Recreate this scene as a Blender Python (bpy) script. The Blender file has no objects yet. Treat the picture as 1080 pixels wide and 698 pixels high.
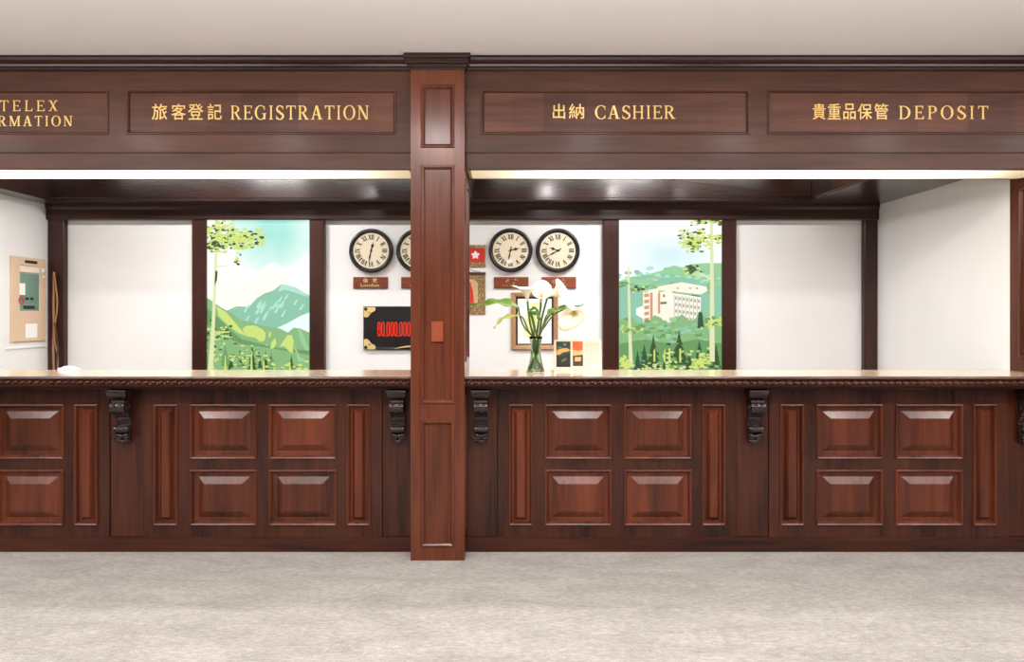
import bpy, bmesh, math, random
from mathutils import Vector, Matrix, Quaternion
random.seed(7)
SC = bpy.context.scene
COL = SC.collection
PI = math.pi
F = 716.0          # focal length in pixels of the 1080-wide frame
CX, HY, EZ = 540.0, 330.0, 1.477   # vanishing point and eye height

def X(px, Y): return (px - CX) * Y / F
def Z(py, Y): return EZ + (HY - py) * Y / F

# ------------------------------------------------------------------ mesh building
class MB:
    def __init__(s):
        s.v = []; s.f = []; s.m = []; s.sm = []
    def add(s, verts, faces, mi=0, smooth=False):
        b = len(s.v)
        s.v += [tuple(p) for p in verts]
        for f in faces:
            s.f.append([b + i for i in f]); s.m.append(mi); s.sm.append(smooth)
        return s
    def box(s, x0, x1, y0, y1, z0, z1, mi=0):
        v = [(x0,y0,z0),(x1,y0,z0),(x1,y1,z0),(x0,y1,z0),(x0,y0,z1),(x1,y0,z1),(x1,y1,z1),(x0,y1,z1)]
        return s.add(v, [(0,3,2,1),(4,5,6,7),(0,1,5,4),(1,2,6,5),(2,3,7,6),(3,0,4,7)], mi)
    def poly(s, pts, mi=0):
        return s.add(pts, [list(range(len(pts)))], mi)
    def prism(s, pts, axis, a0, a1, mi=0, smooth=False):
        """closed 2D outline extruded along an axis. axis 'x': pts=(y,z); 'y': pts=(x,z); 'z': pts=(x,y)"""
        n = len(pts)
        def mk(p, a):
            return {'x': (a, p[0], p[1]), 'y': (p[0], a, p[1]), 'z': (p[0], p[1], a)}[axis]
        v = [mk(p, a0) for p in pts] + [mk(p, a1) for p in pts]
        fs = [(i, (i+1) % n, n + (i+1) % n, n + i) for i in range(n)]
        s.add(v, fs, mi, smooth)
        s.add(v, [list(range(n))[::-1], list(range(n, 2*n))], mi)
        return s
    def lathe(s, prof, c, axis='z', n=32, mi=0, smooth=True, closed=False):
        """prof = (r, h) list"""
        v = []
        for r, h in prof:
            for k in range(n):
                a = 2*PI*k/n
                p = (r*math.cos(a), r*math.sin(a), h)
                if axis == 'y': p = (r*math.cos(a), h, r*math.sin(a))
                if axis == 'x': p = (h, r*math.cos(a), r*math.sin(a))
                v.append((c[0]+p[0], c[1]+p[1], c[2]+p[2]))
        fs = []
        m = len(prof)
        for i in range(m if closed else m-1):
            j = (i+1) % m
            for k in range(n):
                l = (k+1) % n
                fs.append((i*n+k, i*n+l, j*n+l, j*n+k))
        s.add(v, fs, mi, smooth)
        if not closed:
            if prof[0][0] > 1e-5: s.add(v, [list(range(n))[::-1]], mi)
            if prof[-1][0] > 1e-5: s.add(v, [list(range((m-1)*n, m*n))], mi)
        return s
    def tube(s, pts, r, n=8, mi=0, cap=True):
        pts = [Vector(p) for p in pts]
        rs = r if isinstance(r, (list, tuple)) else [r]*len(pts)
        v = []; up = Vector((0.13, 0.31, 0.94)).normalized()
        for i, p in enumerate(pts):
            t = (pts[min(i+1, len(pts)-1)] - pts[max(i-1, 0)])
            if t.length < 1e-9: t = Vector((0,0,1))
            t.normalize()
            a = t.cross(up)
            if a.length < 1e-4: a = t.cross(Vector((1,0,0)))
            a.normalize(); b = t.cross(a).normalized()
            for k in range(n):
                q = 2*PI*k/n
                v.append(p + (a*math.cos(q) + b*math.sin(q))*rs[i])
        fs = []
        for i in range(len(pts)-1):
            for k in range(n):
                l = (k+1) % n
                fs.append((i*n+k, i*n+l, (i+1)*n+l, (i+1)*n+k))
        s.add(v, fs, mi, True)
        if cap:
            s.add(v, [list(range(n))[::-1], list(range((len(pts)-1)*n, len(pts)*n))], mi)
        return s
    def ball(s, c, rx, ry, rz, n=10, m=7, mi=0, rot=None):
        v = []
        for i in range(m+1):
            t = PI*i/m
            for k in range(n):
                a = 2*PI*k/n
                p = Vector((rx*math.sin(t)*math.cos(a), ry*math.sin(t)*math.sin(a), rz*math.cos(t)))
                if rot: p = rot @ p
                v.append(Vector(c)+p)
        fs = []
        for i in range(m):
            for k in range(n):
                l = (k+1) % n
                fs.append((i*n+k, (i+1)*n+k, (i+1)*n+l, i*n+l))
        return s.add(v, fs, mi, True)

def front(Yf):   # u to the right, v up, w towards the viewer
    return lambda u, v, w: (u, Yf - w, v)
def facing_left(Xf):   # face looking to -x: u runs along +y
    return lambda u, v, w: (Xf - w, u, v)
def facing_right(Xf):
    return lambda u, v, w: (Xf + w, u, v)

def rect_loops(mb, m, u0, u1, v0, v1, prof, fill=True, mi=0, flip=False):
    """nested rectangular rings: prof = (inset, height out of the face)"""
    vs = []
    for ins, w in prof:
        vs += [m(u0+ins, v0+ins, w), m(u1-ins, v0+ins, w), m(u1-ins, v1-ins, w), m(u0+ins, v1-ins, w)]
    fs = []
    for i in range(len(prof)-1):
        for k in range(4):
            l = (k+1) % 4
            q = (i*4+k, i*4+l, (i+1)*4+l, (i+1)*4+k)
            fs.append(q[::-1] if flip else q)
    if fill:
        b = (len(prof)-1)*4
        q = (b, b+1, b+2, b+3)
        fs.append(q[::-1] if flip else q)
    mb.add(vs, fs, mi)

def face_with_holes(mb, m, u0, u1, v0, v1, holes, mi=0, flip=False):
    us = sorted({u0, u1} | {h[0] for h in holes} | {h[1] for h in holes})
    vs = sorted({v0, v1} | {h[2] for h in holes} | {h[3] for h in holes})
    for i in range(len(us)-1):
        for j in range(len(vs)-1):
            a, b, c, d = us[i], us[i+1], vs[j], vs[j+1]
            mu, mv = (a+b)/2, (c+d)/2
            if any(h[0] < mu < h[1] and h[2] < mv < h[3] for h in holes): continue
            q = [0,1,2,3]
            if flip: q = q[::-1]
            mb.add([m(a,c,0), m(b,c,0), m(b,d,0), m(a,d,0)], [q], mi)

def link(name, mb, mats, parent=None, bevel=0, base=None, solid=0, sub=0, merge=True):
    """one mesh object; vertices given in world space are shifted to the parent's (or base) origin"""
    off = Vector((0,0,0))
    if base is not None: off = Vector(base)
    elif parent is not None: off = parent['_o'] if '_o' in parent else Vector((0,0,0))
    off = Vector(off)
    me = bpy.data.meshes.new(name)
    me.from_pydata([tuple(Vector(p)-off) for p in mb.v], [], mb.f)
    if not isinstance(mats, (list, tuple)): mats = [mats]
    for x in mats: me.materials.append(x)
    for p, mi, sm in zip(me.polygons, mb.m, mb.sm):
        p.material_index = mi; p.use_smooth = sm
    if merge:
        bm = bmesh.new(); bm.from_mesh(me)
        bmesh.ops.remove_doubles(bm, verts=bm.verts, dist=1e-5)
        bm.to_mesh(me); bm.free()
    me.update()
    o = bpy.data.objects.new(name, me); COL.objects.link(o)
    if parent is not None:
        o.parent = parent
        if base is not None:
            o.location = off - Vector(parent['_o'])
    elif base is not None:
        o.location = off
    o['_o'] = tuple(off)
    if bevel:
        b = o.modifiers.new('b', 'BEVEL'); b.width = bevel; b.segments = 2; b.limit_method = 'ANGLE'; b.angle_limit = math.radians(40)
    if solid:
        b = o.modifiers.new('s', 'SOLIDIFY'); b.thickness = solid; b.offset = 0
    if sub:
        b = o.modifiers.new('u', 'SUBSURF'); b.levels = sub; b.render_levels = sub
    return o

def tag(o, label, cat, group=None):
    o['label'] = label; o['category'] = cat
    if group: o['group'] = group
    return o
def thing(name, label, cat, loc, group=None):
    o = bpy.data.objects.new(name, None); COL.objects.link(o)
    o.location = loc; o['_o'] = tuple(loc); o.empty_display_size = .1
    return tag(o, label, cat, group)
def struct(name, mb, mats, bevel=0):
    o = link(name, mb, mats, bevel=bevel); o['kind'] = 'structure'
    return o
def dup(root, loc, label=None, group=None):
    r = root.copy(); COL.objects.link(r); r.location = loc; r['_o'] = tuple(loc)
    if label: r['label'] = label
    if group: r['group'] = group
    for ch in list(root.children):
        c = ch.copy(); COL.objects.link(c); c.parent = r
        for g in list(ch.children):
            d = g.copy(); COL.objects.link(d); d.parent = c
    return r
def dup_part(p, newparent):
    c = p.copy(); COL.objects.link(c); c.parent = newparent
    for g in list(p.children):
        d = g.copy(); COL.objects.link(d); d.parent = c
    return c

# ------------------------------------------------------------------ materials
def srgb(r, g, b):
    f = lambda c: (c/255/12.92) if c/255 <= .04045 else ((c/255+.055)/1.055)**2.4
    return (f(r), f(g), f(b), 1)
def newmat(name):
    m = bpy.data.materials.new(name); m.use_nodes = True
    nt = m.node_tree; b = nt.nodes['Principled BSDF']
    return m, nt, b
def N(nt, t, **kw):
    n = nt.nodes.new(t)
    for k, v in kw.items():
        if k in n.inputs: n.inputs[k].default_value = v
        else: setattr(n, k, v)
    return n
def ramp(nt, stops, interp='LINEAR'):
    r = nt.nodes.new('ShaderNodeValToRGB'); e = r.color_ramp.elements
    r.color_ramp.interpolation = interp
    while len(e) < len(stops): e.new(.5)
    for i, (p, c) in enumerate(stops):
        e[i].position = p; e[i].color = c
    return r
def plain(name, col, rough=.5, metal=0, spec=.5, bump=0, bscale=200, coat=0, var=.06, vscale=30):
    m, nt, b = newmat(name)
    b.inputs['Roughness'].default_value = rough; b.inputs['Metallic'].default_value = metal
    b.inputs['Specular IOR Level'].default_value = spec; b.inputs['Coat Weight'].default_value = coat
    tc = N(nt, 'ShaderNodeTexCoord')
    n = N(nt, 'ShaderNodeTexNoise', Scale=vscale, Detail=3.0)
    nt.links.new(tc.outputs['Object'], n.inputs['Vector'])
    d = tuple(c*(1-var) for c in col[:3])+(1,); l = tuple(min(1, c*(1+var)) for c in col[:3])+(1,)
    r = ramp(nt, [(.3, d), (.7, l)])
    nt.links.new(n.outputs['Fac'], r.inputs['Fac']); nt.links.new(r.outputs['Color'], b.inputs['Base Color'])
    if bump:
        n2 = N(nt, 'ShaderNodeTexNoise', Scale=bscale, Detail=4.0)
        nt.links.new(tc.outputs['Object'], n2.inputs['Vector'])
        bp = N(nt, 'ShaderNodeBump', Strength=bump, Distance=.003)
        nt.links.new(n2.outputs['Fac'], bp.inputs['Height']); nt.links.new(bp.outputs['Normal'], b.inputs['Normal'])
    return m
def wood(name, dark, light, grain='z', rough=.26, coat=.10, veneer=None, rand=.12, spec=.35):
    """polished mahogany: stretched noise grain, board-to-board tone, optional hard-edged tone blocks painted in for glare"""
    m, nt, b = newmat(name)
    tc = N(nt, 'ShaderNodeTexCoord'); oi = N(nt, 'ShaderNodeObjectInfo')
    add = N(nt, 'ShaderNodeVectorMath', operation='ADD')
    mul = N(nt, 'ShaderNodeMath', operation='MULTIPLY'); mul.inputs[1].default_value = 37.0
    nt.links.new(oi.outputs['Random'], mul.inputs[0])
    nt.links.new(tc.outputs['Object'], add.inputs[0]); nt.links.new(mul.outputs[0], add.inputs[1])
    def stretched(s_across, s_along, detail, dist=0):
        mp = N(nt, 'ShaderNodeMapping')
        mp.inputs['Scale'].default_value = {'z': (s_across, s_across, s_along), 'x': (s_along, s_across, s_across), 'y': (s_across, s_along, s_across)}[grain]
        nt.links.new(add.outputs[0], mp.inputs['Vector'])
        n = N(nt, 'ShaderNodeTexNoise', Scale=1.0, Detail=detail, Distortion=dist)
        nt.links.new(mp.outputs['Vector'], n.inputs['Vector'])
        return n
    g = stretched(38, 2.2, 6, .6); big = stretched(5, .9, 2, .3); fine = stretched(260, 9, 3)
    mid = tuple((a*.5+c*.5) for a, c in zip(dark, light))
    r = ramp(nt, [(.30, dark), (.5, mid), (.72, light)])
    mx = N(nt, 'ShaderNodeMix', data_type='FLOAT'); mx.inputs[0].default_value = .55
    nt.links.new(g.outputs['Fac'], mx.inputs[2]); nt.links.new(big.outputs['Fac'], mx.inputs[3])
    nt.links.new(mx.outputs[0], r.inputs['Fac'])
    hsv = N(nt, 'ShaderNodeHueSaturation')
    mr = N(nt, 'ShaderNodeMapRange'); mr.inputs['To Min'].default_value = 1-rand; mr.inputs['To Max'].default_value = 1+rand
    nt.links.new(oi.outputs['Random'], mr.inputs['Value'])
    val = mr.outputs[0]
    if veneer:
        # glare painted in as tone blocks of unequal width
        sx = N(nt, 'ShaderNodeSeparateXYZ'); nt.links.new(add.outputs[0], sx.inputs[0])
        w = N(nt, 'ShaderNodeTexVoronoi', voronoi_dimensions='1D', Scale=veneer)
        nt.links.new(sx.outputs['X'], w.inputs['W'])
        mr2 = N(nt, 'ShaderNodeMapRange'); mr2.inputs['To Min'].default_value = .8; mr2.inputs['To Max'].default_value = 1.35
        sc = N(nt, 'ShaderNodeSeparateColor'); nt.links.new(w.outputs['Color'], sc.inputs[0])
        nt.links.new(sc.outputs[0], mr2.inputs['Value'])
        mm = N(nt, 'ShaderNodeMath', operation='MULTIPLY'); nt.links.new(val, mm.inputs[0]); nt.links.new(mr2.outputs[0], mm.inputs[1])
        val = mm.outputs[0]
    nt.links.new(val, hsv.inputs['Value']); nt.links.new(r.outputs['Color'], hsv.inputs['Color'])
    nt.links.new(hsv.outputs['Color'], b.inputs['Base Color'])
    b.inputs['Roughness'].default_value = rough; b.inputs['Coat Weight'].default_value = coat; b.inputs['Coat Roughness'].default_value = .18
    b.inputs['Specular IOR Level'].default_value = spec
    bp = N(nt, 'ShaderNodeBump', Strength=.06, Distance=.002)
    nt.links.new(fine.outputs['Fac'], bp.inputs['Height']); nt.links.new(bp.outputs['Normal'], b.inputs['Normal'])
    return m
def glow(name, col, strength=1.0):
    m, nt, b = newmat(name)
    b.inputs['Base Color'].default_value = tuple(c*.06 for c in col[:3])+(1,)
    b.inputs['Emission Color'].default_value = col; b.inputs['Emission Strength'].default_value = strength
    b.inputs['Roughness'].default_value = .35
    return m

LD, LL = (.012, .0032, .0018, 1), (.082, .0195, .0082, 1)
M = {}
M['wood_v'] = wood('mahogany upright grain', LD, LL, 'z')
M['wood_h'] = wood('mahogany level grain', LD, LL, 'x')
M['wood_field'] = wood('mahogany panel field', (.034,.0080,.0036,1), (.150,.034,.0130,1), 'z', rand=.18)
M['wood_pillar'] = wood('mahogany pillar veneer', (.055,.0135,.0058,1), (.165,.042,.0170,1), 'z', rand=.05)
M['wood_sign'] = wood('mahogany sign with glare blocks', (.045,.0150,.0085,1), (.135,.048,.027,1), 'x', veneer=3.1, rand=.04, rough=.44, spec=.3, coat=.05)  # stepped tone blocks stand in for glare on the sign panels
M['wood_fascia'] = wood('mahogany fascia board', (.036,.0125,.007,1), (.105,.037,.020,1), 'x', rand=.04, rough=.44, spec=.3, coat=.05)
M['wood_dark'] = wood('dark stained mahogany', (.014,.0045,.003,1), (.05,.015,.009,1), 'x', rough=.3)
M['wood_post'] = wood('dark stained mahogany upright', (.022,.007,.005,1), (.07,.021,.013,1), 'z', rough=.3)
M['wood_soffit'] = wood('mahogany soffit', (.016,.006,.004,1), (.05,.018,.011,1), 'x', rough=.25, coat=.4)
M['wood_glare'] = wood('counter top with painted glare', (.66,.48,.31,1), (.78,.59,.41,1), 'x', rough=.2, coat=.7)  # glare and reflection lightened into the wood colour
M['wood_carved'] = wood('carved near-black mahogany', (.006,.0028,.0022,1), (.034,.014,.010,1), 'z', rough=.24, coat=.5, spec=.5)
M['wood_plate'] = wood('red-brown plate wood', (.16,.035,.015,1), (.30,.08,.035,1), 'x', rough=.35)
M['wood_gilt'] = wood('light oak frame', (.30,.14,.06,1), (.50,.28,.13,1), 'z', rough=.4)
M['white_wall'] = plain('warm white paint', srgb(240,237,234), .6, var=.012, vscale=3, bump=.04, bscale=260)
M['lobby_wall'] = plain('lobby wall paint', srgb(112,112,114), .7, var=.02, vscale=2)
M['ceiling'] = plain('ceiling paint', srgb(221,216,215), .8, var=.01, vscale=2)
M['gold'] = plain('gold letter paint', srgb(232,192,116), .35, metal=.35, var=.08, vscale=60)
M['pale_gold'] = plain('pale gilt', srgb(226,196,130), .4, metal=.2)
M['black'] = plain('black lacquer', srgb(24,20,20), .3, coat=.3)
M['ink'] = plain('black ink', srgb(36,32,28), .6)
M['dial'] = plain('aged cream dial', srgb(240,226,196), .5, var=.02)
M['white_paper'] = plain('white paper', srgb(246,243,236), .7, var=.015)
M['cream_paper'] = plain('cream paper', srgb(244,228,204), .7, var=.02)
M['pink_line'] = plain('pale print', srgb(226,190,172), .7)
M['beige_metal'] = plain('beige enamelled metal', srgb(222,192,160), .45, var=.02)
M['beige_dark'] = plain('beige recess', srgb(196,160,128), .5)
M['green_glass'] = plain('green tinted display', srgb(108,142,126), .25, coat=.4)
M['red'] = plain('red print', srgb(206,48,36), .5)
M['orange_switch'] = plain('brown orange switch plate', srgb(142,66,34), .4, coat=.15)
M['cable_tan'] = plain('tan cable', srgb(168,120,80), .5)
M['cable_dark'] = plain('dark cable', srgb(70,44,34), .5)
M['plastic_white'] = plain('white plastic bag', srgb(240,238,234), .35, bump=.3, bscale=40)
M['petal'] = plain('calla petal', srgb(250,246,226), .4, var=.03, vscale=18)
M['petal'].node_tree.nodes['Principled BSDF'].inputs['Subsurface Weight'].default_value = .25
M['petal'].node_tree.nodes['Principled BSDF'].inputs['Subsurface Radius'].default_value = (.02,.02,.012)
M['spadix'] = plain('yellow spadix', srgb(236,196,60), .6, bump=.4, bscale=500)
M['stem'] = plain('green stem', srgb(84,112,42), .45, var=.15)
M['leaf'] = plain('fresh leaf', srgb(112,150,50), .4, var=.22, vscale=25)
M['leaf_pale'] = plain('yellowing leaf', srgb(176,182,92), .45, var=.2, vscale=25)
M['leaf_dark'] = plain('dark leaf', srgb(70,110,40), .4, var=.2, vscale=25)
M['woven'] = None

def woven():
    m, nt, b = newmat('woven straw border')
    tc = N(nt, 'ShaderNodeTexCoord'); w = N(nt, 'ShaderNodeTexVoronoi', Scale=70.0)
    nt.links.new(tc.outputs['Object'], w.inputs['Vector'])
    r = ramp(nt, [(0, srgb(84,58,36)), (.5, srgb(140,108,70)), (1, srgb(196,170,120))])
    nt.links.new(w.outputs['Distance'], r.inputs['Fac']); nt.links.new(r.outputs['Color'], b.inputs['Base Color'])
    b.inputs['Roughness'].default_value = .8
    return m
M['woven'] = woven()

def carpet():
    m, nt, b = newmat('grey beige carpet')
    tc = N(nt, 'ShaderNodeTexCoord')
    mp = N(nt, 'ShaderNodeMapping'); mp.inputs['Scale'].default_value = (1.0, 2.6, 1)
    nt.links.new(tc.outputs['Object'], mp.inputs['Vector'])
    a = N(nt, 'ShaderNodeTexNoise', Scale=2.6, Detail=6.0, Roughness=.7, Distortion=.5)
    nt.links.new(mp.outputs['Vector'], a.inputs['Vector'])
    s = N(nt, 'ShaderNodeTexNoise', Scale=160.0, Detail=3.0)
    nt.links.new(tc.outputs['Object'], s.inputs['Vector'])
    mid = N(nt, 'ShaderNodeTexNoise', Scale=24.0, Detail=4.0, Roughness=.75)
    nt.links.new(mp.outputs['Vector'], mid.inputs['Vector'])
    m1 = N(nt, 'ShaderNodeMix', data_type='FLOAT'); m1.inputs[0].default_value = .6
    nt.links.new(a.outputs['Fac'], m1.inputs[2]); nt.links.new(mid.outputs['Fac'], m1.inputs[3])
    m2 = N(nt, 'ShaderNodeMix', data_type='FLOAT'); m2.inputs[0].default_value = .3
    nt.links.new(m1.outputs[0], m2.inputs[2]); nt.links.new(s.outputs['Fac'], m2.inputs[3])
    r = ramp(nt, [(.38, srgb(126,121,115)), (.5, srgb(153,147,140)), (.62, srgb(180,174,167))])
    nt.links.new(m2.outputs[0], r.inputs['Fac']); nt.links.new(r.outputs['Color'], b.inputs['Base Color'])
    b.inputs['Roughness'].default_value = .95; b.inputs['Specular IOR Level'].default_value = .1
    b.inputs['Sheen Weight'].default_value = .15
    bp = N(nt, 'ShaderNodeBump', Strength=.5, Distance=.006)
    nt.links.new(s.outputs['Fac'], bp.inputs['Height']); nt.links.new(bp.outputs['Normal'], b.inputs['Normal'])
    return m
M['carpet'] = carpet()

def glass(name, col=(1,1,1,1), rough=0.0, ior=1.45):
    m, nt, b = newmat(name)
    b.inputs['Base Color'].default_value = col; b.inputs['Transmission Weight'].default_value = 1
    b.inputs['Roughness'].default_value = rough; b.inputs['IOR'].default_value = ior
    return m
M['glass'] = glass('vase glass', (.80,.90,.76,1)); M['water'] = glass('water', (.74,.86,.62,1), ior=1.33)

# ------------------------------------------------------------------ main dimensions
YB = 6.18; YP = 4.05; YPB = 4.50; YF = 4.12; YU = 4.20
ZC = 3.0155; ZBEAM = Z(178, YF); ZSOF = 2.45; ZTOP = 1.096
XPL, XPR = -.605, -.283                 # centre pillar
XL, XR = -4.19, 3.30                    # alcove side walls
PW = XPR - XPL

# ------------------------------------------------------------------ the setting
b = MB(); b.box(-7.2, 7.2, -5.2, 6.4, -.10, 0); struct('floor', b, M['carpet'])
b = MB(); b.box(-7.2, 7.2, -5.2, YF+.03, ZC, ZC+.1); b.box(-7.2, 7.2, YF+.03, 6.4, ZC, ZC+.1); struct('ceiling', b, M['ceiling'])
b = MB(); b.box(XL-.05, XR+.05, YB, YB+.12, 0, ZC); struct('wall_back', b, M['white_wall'])
b = MB(); b.box(XL-.12, XL, YPB, YB, 0, ZC); struct('wall_left', b, M['white_wall'])
b = MB(); b.box(XR, XR+.12, YPB, YB, 0, ZC); struct('wall_right', b, M['white_wall'])
b = MB(); b.box(-7.2, -7.08, -5.2, 4.4, 0, ZC); struct('wall_lobby_west', b, M['lobby_wall'])
b = MB(); b.box(7.08, 7.2, -5.2, 4.4, 0, ZC); struct('wall_lobby_east', b, M['lobby_wall'])
b = MB(); b.box(-7.2, 7.2, -5.2, -5.08, 0, ZC); struct('wall_lobby_rear', b, M['lobby_wall'])
b = MB(); b.box(-7.2, XL-PW, YF+.1, 4.4, 0, ZC); struct('wall_lobby_front_west', b, M['wood_fascia'])
b = MB(); b.box(XR+PW, 7.2, YF+.1, 4.4, 0, ZC); struct('wall_lobby_front_east', b, M['wood_fascia'])

# wood soffit over the desk with a raised tray in each bay
YT0, YT1, ZTR = 4.66, 5.90, 2.86
trays = [(-4.0, -.605), (-.33, 2.60)]
b = MB()
y0 = 4.47
b.box(XL, XR, YT1, YB, ZSOF, ZSOF+.03)
b.box(XL, XR, y0, YT0, ZSOF, ZSOF+.03)
b.box(XL, trays[0][0], YT0, YT1, ZSOF, ZSOF+.03)
b.box(trays[0][1], trays[1][0], YT0, YT1, ZSOF, ZSOF+.03)
b.box(trays[1][1], XR, YT0, YT1, ZSOF, ZSOF+.03)
for x0, x1 in trays:
    b.box(x0-.02, x1+.02, YT1, YT1+.02, ZSOF+.03, ZTR)
    b.box(x0-.02, x1+.02, YT0-.02, YT0, ZSOF+.03, ZTR)
    b.box(x0-.02, x0, YT0, YT1, ZSOF+.03, ZTR)
    b.box(x1, x1+.02, YT0, YT1, ZSOF+.03, ZTR)
    b.box(x0-.02, x1+.02, YT0-.02, YT1+.02, ZTR, ZTR+.02)
struct('ceiling_alcove', b, M['wood_soffit'], bevel=.004)

# dark wood grid on the back wall: header and posts
YPOST = 6.12
b = MB()
b.prism([(YB, Z(231.5,6.1)), (6.105, Z(231.5,6.1)), (6.10, Z(230.5,6.1)), (6.10, Z(221,6.1)), (6.085, Z(218.5,6.1)), (6.085, ZSOF), (YB, ZSOF)], 'x', XL, XR)
struct('trim_1', b, M['wood_dark'], bevel=.002)
posts = [(55,67),(202,217),(326,342),(636,653),(762,777),(912,922.5)]
for i, (a, c) in enumerate(posts):
    x0 = XL if i == 0 else X(a, YPOST); x1 = XR if i == 5 else X(c, YPOST)
    zt = Z(231.5, 6.1)
    b = MB()
    b.prism([(x0, YB), (x0, YPOST+.008), (x0+.008, YPOST), (x1-.008, YPOST), (x1, YPOST+.008), (x1, YB)], 'z', 0, zt)
    struct('trim_%d' % (i+2), b, M['wood_post'])

# ------------------------------------------------------------------ pillars
PROF_PILLAR = [(0, 0), (.004, .006), (.012, .007), (.020, .001), (.026, -.009), (.030, -.009)]
PV = [(Z(577,YP), Z(443,YP)), (Z(426,YP), Z(174,YP)), (Z(156,YP), Z(89,YP))]
def pillar(x0, label, sides):
    x1 = x0+PW
    t = thing('pillar', label, 'pillar', ((x0+x1)/2, (YP+YPB)/2, 0))
    b = MB()
    u0, u1 = x0+.060, x1-.060
    holes = [(u0, u1, v0, v1) for v0, v1 in PV]
    zt = ZC-.0005
    face_with_holes(b, front(YP), x0, x1, 0, zt, holes)
    YS0, YS1 = YP+.085, YPB-.075
    sv = [(Z(378,4.44), Z(198,4.44)), (.16, .98)]
    for s, xx in (('l', x0), ('r', x1)):
        m = facing_left(xx) if s == 'l' else facing_right(xx)
        face_with_holes(b, m, YP, YPB, 0, zt, [(YS0, YS1, v0, v1) for v0, v1 in sv])
        for v0, v1 in sv:
            rect_loops(b, m, YS0, YS1, v0, v1, PROF_PILLAR)
    b.poly([(x0,YPB,0),(x1,YPB,0),(x1,YPB,zt),(x0,YPB,zt)])
    b.poly([(x0,YP,zt),(x1,YP,zt),(x1,YPB,zt),(x0,YPB,zt)]); b.poly([(x0,YP,0),(x1,YP,0),(x1,YPB,0),(x0,YPB,0)])
    link('shaft', b, M['wood_pillar'], t)
    for (v0, v1) in PV:
        p = MB(); rect_loops(p, front(YP), u0, u1, v0, v1, PROF_PILLAR[:-1], fill=False)
        pm = MB(); rect_loops(pm, front(YP), u0, u1, v0, v1, [(.026, -.009), (.04, -.009)])
        po = link('inset_panel', pm, M['wood_pillar'], t)
        link('moulding', p, M['wood_pillar'], po)
    c = MB()
    # mitred cap: stepped slabs
    for (e, za, zb) in ((.008, Z(73,4.04), Z(70.5,4.03)), (.016, Z(70.5,4.03), Z(66,4.02)), (.026, Z(66,4.02), Z(60,4.01)), (.036, Z(60,4.01), ZC-.001)):
        c.box(x0-e, x1+e, YP-e-.008, YP+.06, za, zb)
    link('capital', c, M['wood_dark'], t, bevel=.003)
    return t
pillar(XPL, 'square mahogany pillar between the REGISTRATION and CASHIER signs', 'r')
pillar(XR, 'mahogany pillar beyond the DEPOSIT sign at the edge of the photo', 'l')
po = pillar(XL-PW, '', 'r'); po['kind'] = 'structure'; del po['label']; del po['category']

# switch plate on the pillar
t = thing('switch_plate', 'small orange-brown blank plate on the pillar front', 'switch', (X(461.2,YP), YP+.009, Z(350,YP)))
b = MB(); x0, x1, z0, z1 = X(454.5,YP), X(468,YP), Z(361,YP), Z(338.6,YP)
rect_loops(b, front(YP+.009), x0, x1, z0, z1, [(0,0),(0,.008),(.006,.017),(.012,.017)])
link('cover', b, M['orange_switch'], t)
b = MB(); rect_loops(b, front(YP-.008), x0+.018, x1-.018, z0+.03, z1-.03, [(0,0),(.002,.002),(.006,.002)])
link('button', b, M['orange_switch'], t)

# ------------------------------------------------------------------ fascia over the counter
SZ0, SZ1 = Z(142, YF), Z(94, YF)
def sx(px): return X(px, YF)
SIGNS_L = [(sx(115)-1.645, sx(115)), (sx(132.5), sx(418))]
SIGNS_R = [(sx(507), sx(791)), (sx(809), sx(809)+1.64)]
def fascia(x0, x1, signs, label):
    t = thing('fascia_beam', label, 'fascia', ((x0+x1)/2, YF+.17, ZBEAM))
    zg = Z(160.5, YF)
    b = MB()
    face_with_holes(b, front(YF), x0, x1, zg, ZC-.03, [(a, c, SZ0, SZ1) for a, c in signs])
    b.add([(x0,YF,zg),(x1,YF,zg),(x1,YF+.03,zg),(x0,YF+.03,zg)], [(0,1,2,3)])
    b.box(x0, x1, YF+.035, YF+.05, zg-.01, ZC-.03)
    b.box(x0, x1, 4.44, 4.47, ZBEAM+.004, ZC-.005)
    link('board', b, M['wood_fascia'], t)
    b = MB(); b.box(x0, x1, YF+.010, YF+.05, ZBEAM, zg+.004); b.box(x0, x1, YF+.006, YF+.02, zg-.006, zg+.002)
    b.box(x0, x1, 4.43, 4.47, ZBEAM+.004, ZBEAM+.04)
    link('lower_rail', b, M['wood_fascia'], t, bevel=.003)
    c = MB()
    zz = lambda p: Z(p, 4.08)
    pts = [(YF+.02, ZC-.002), (4.045, ZC-.002), (4.045, zz(61.5)), (4.055, zz(62)), (4.058, zz(64)), (4.072, zz(66)), (4.088, zz(67)), (4.092, zz(69)),
           (4.104, zz(70)), (4.108, zz(71.5)), (YF, zz(73)), (YF+.02, zz(73))]
    c.prism(pts, 'x', x0, x1)
    link('crown_moulding', c, M['wood_dark'], t)
    return t
fascia(XL, XPL, SIGNS_L, 'long mahogany fascia carrying the TELEX and REGISTRATION signs')
fascia(XPR, XR, SIGNS_R, 'long mahogany fascia carrying the CASHIER and DEPOSIT signs')

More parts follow.
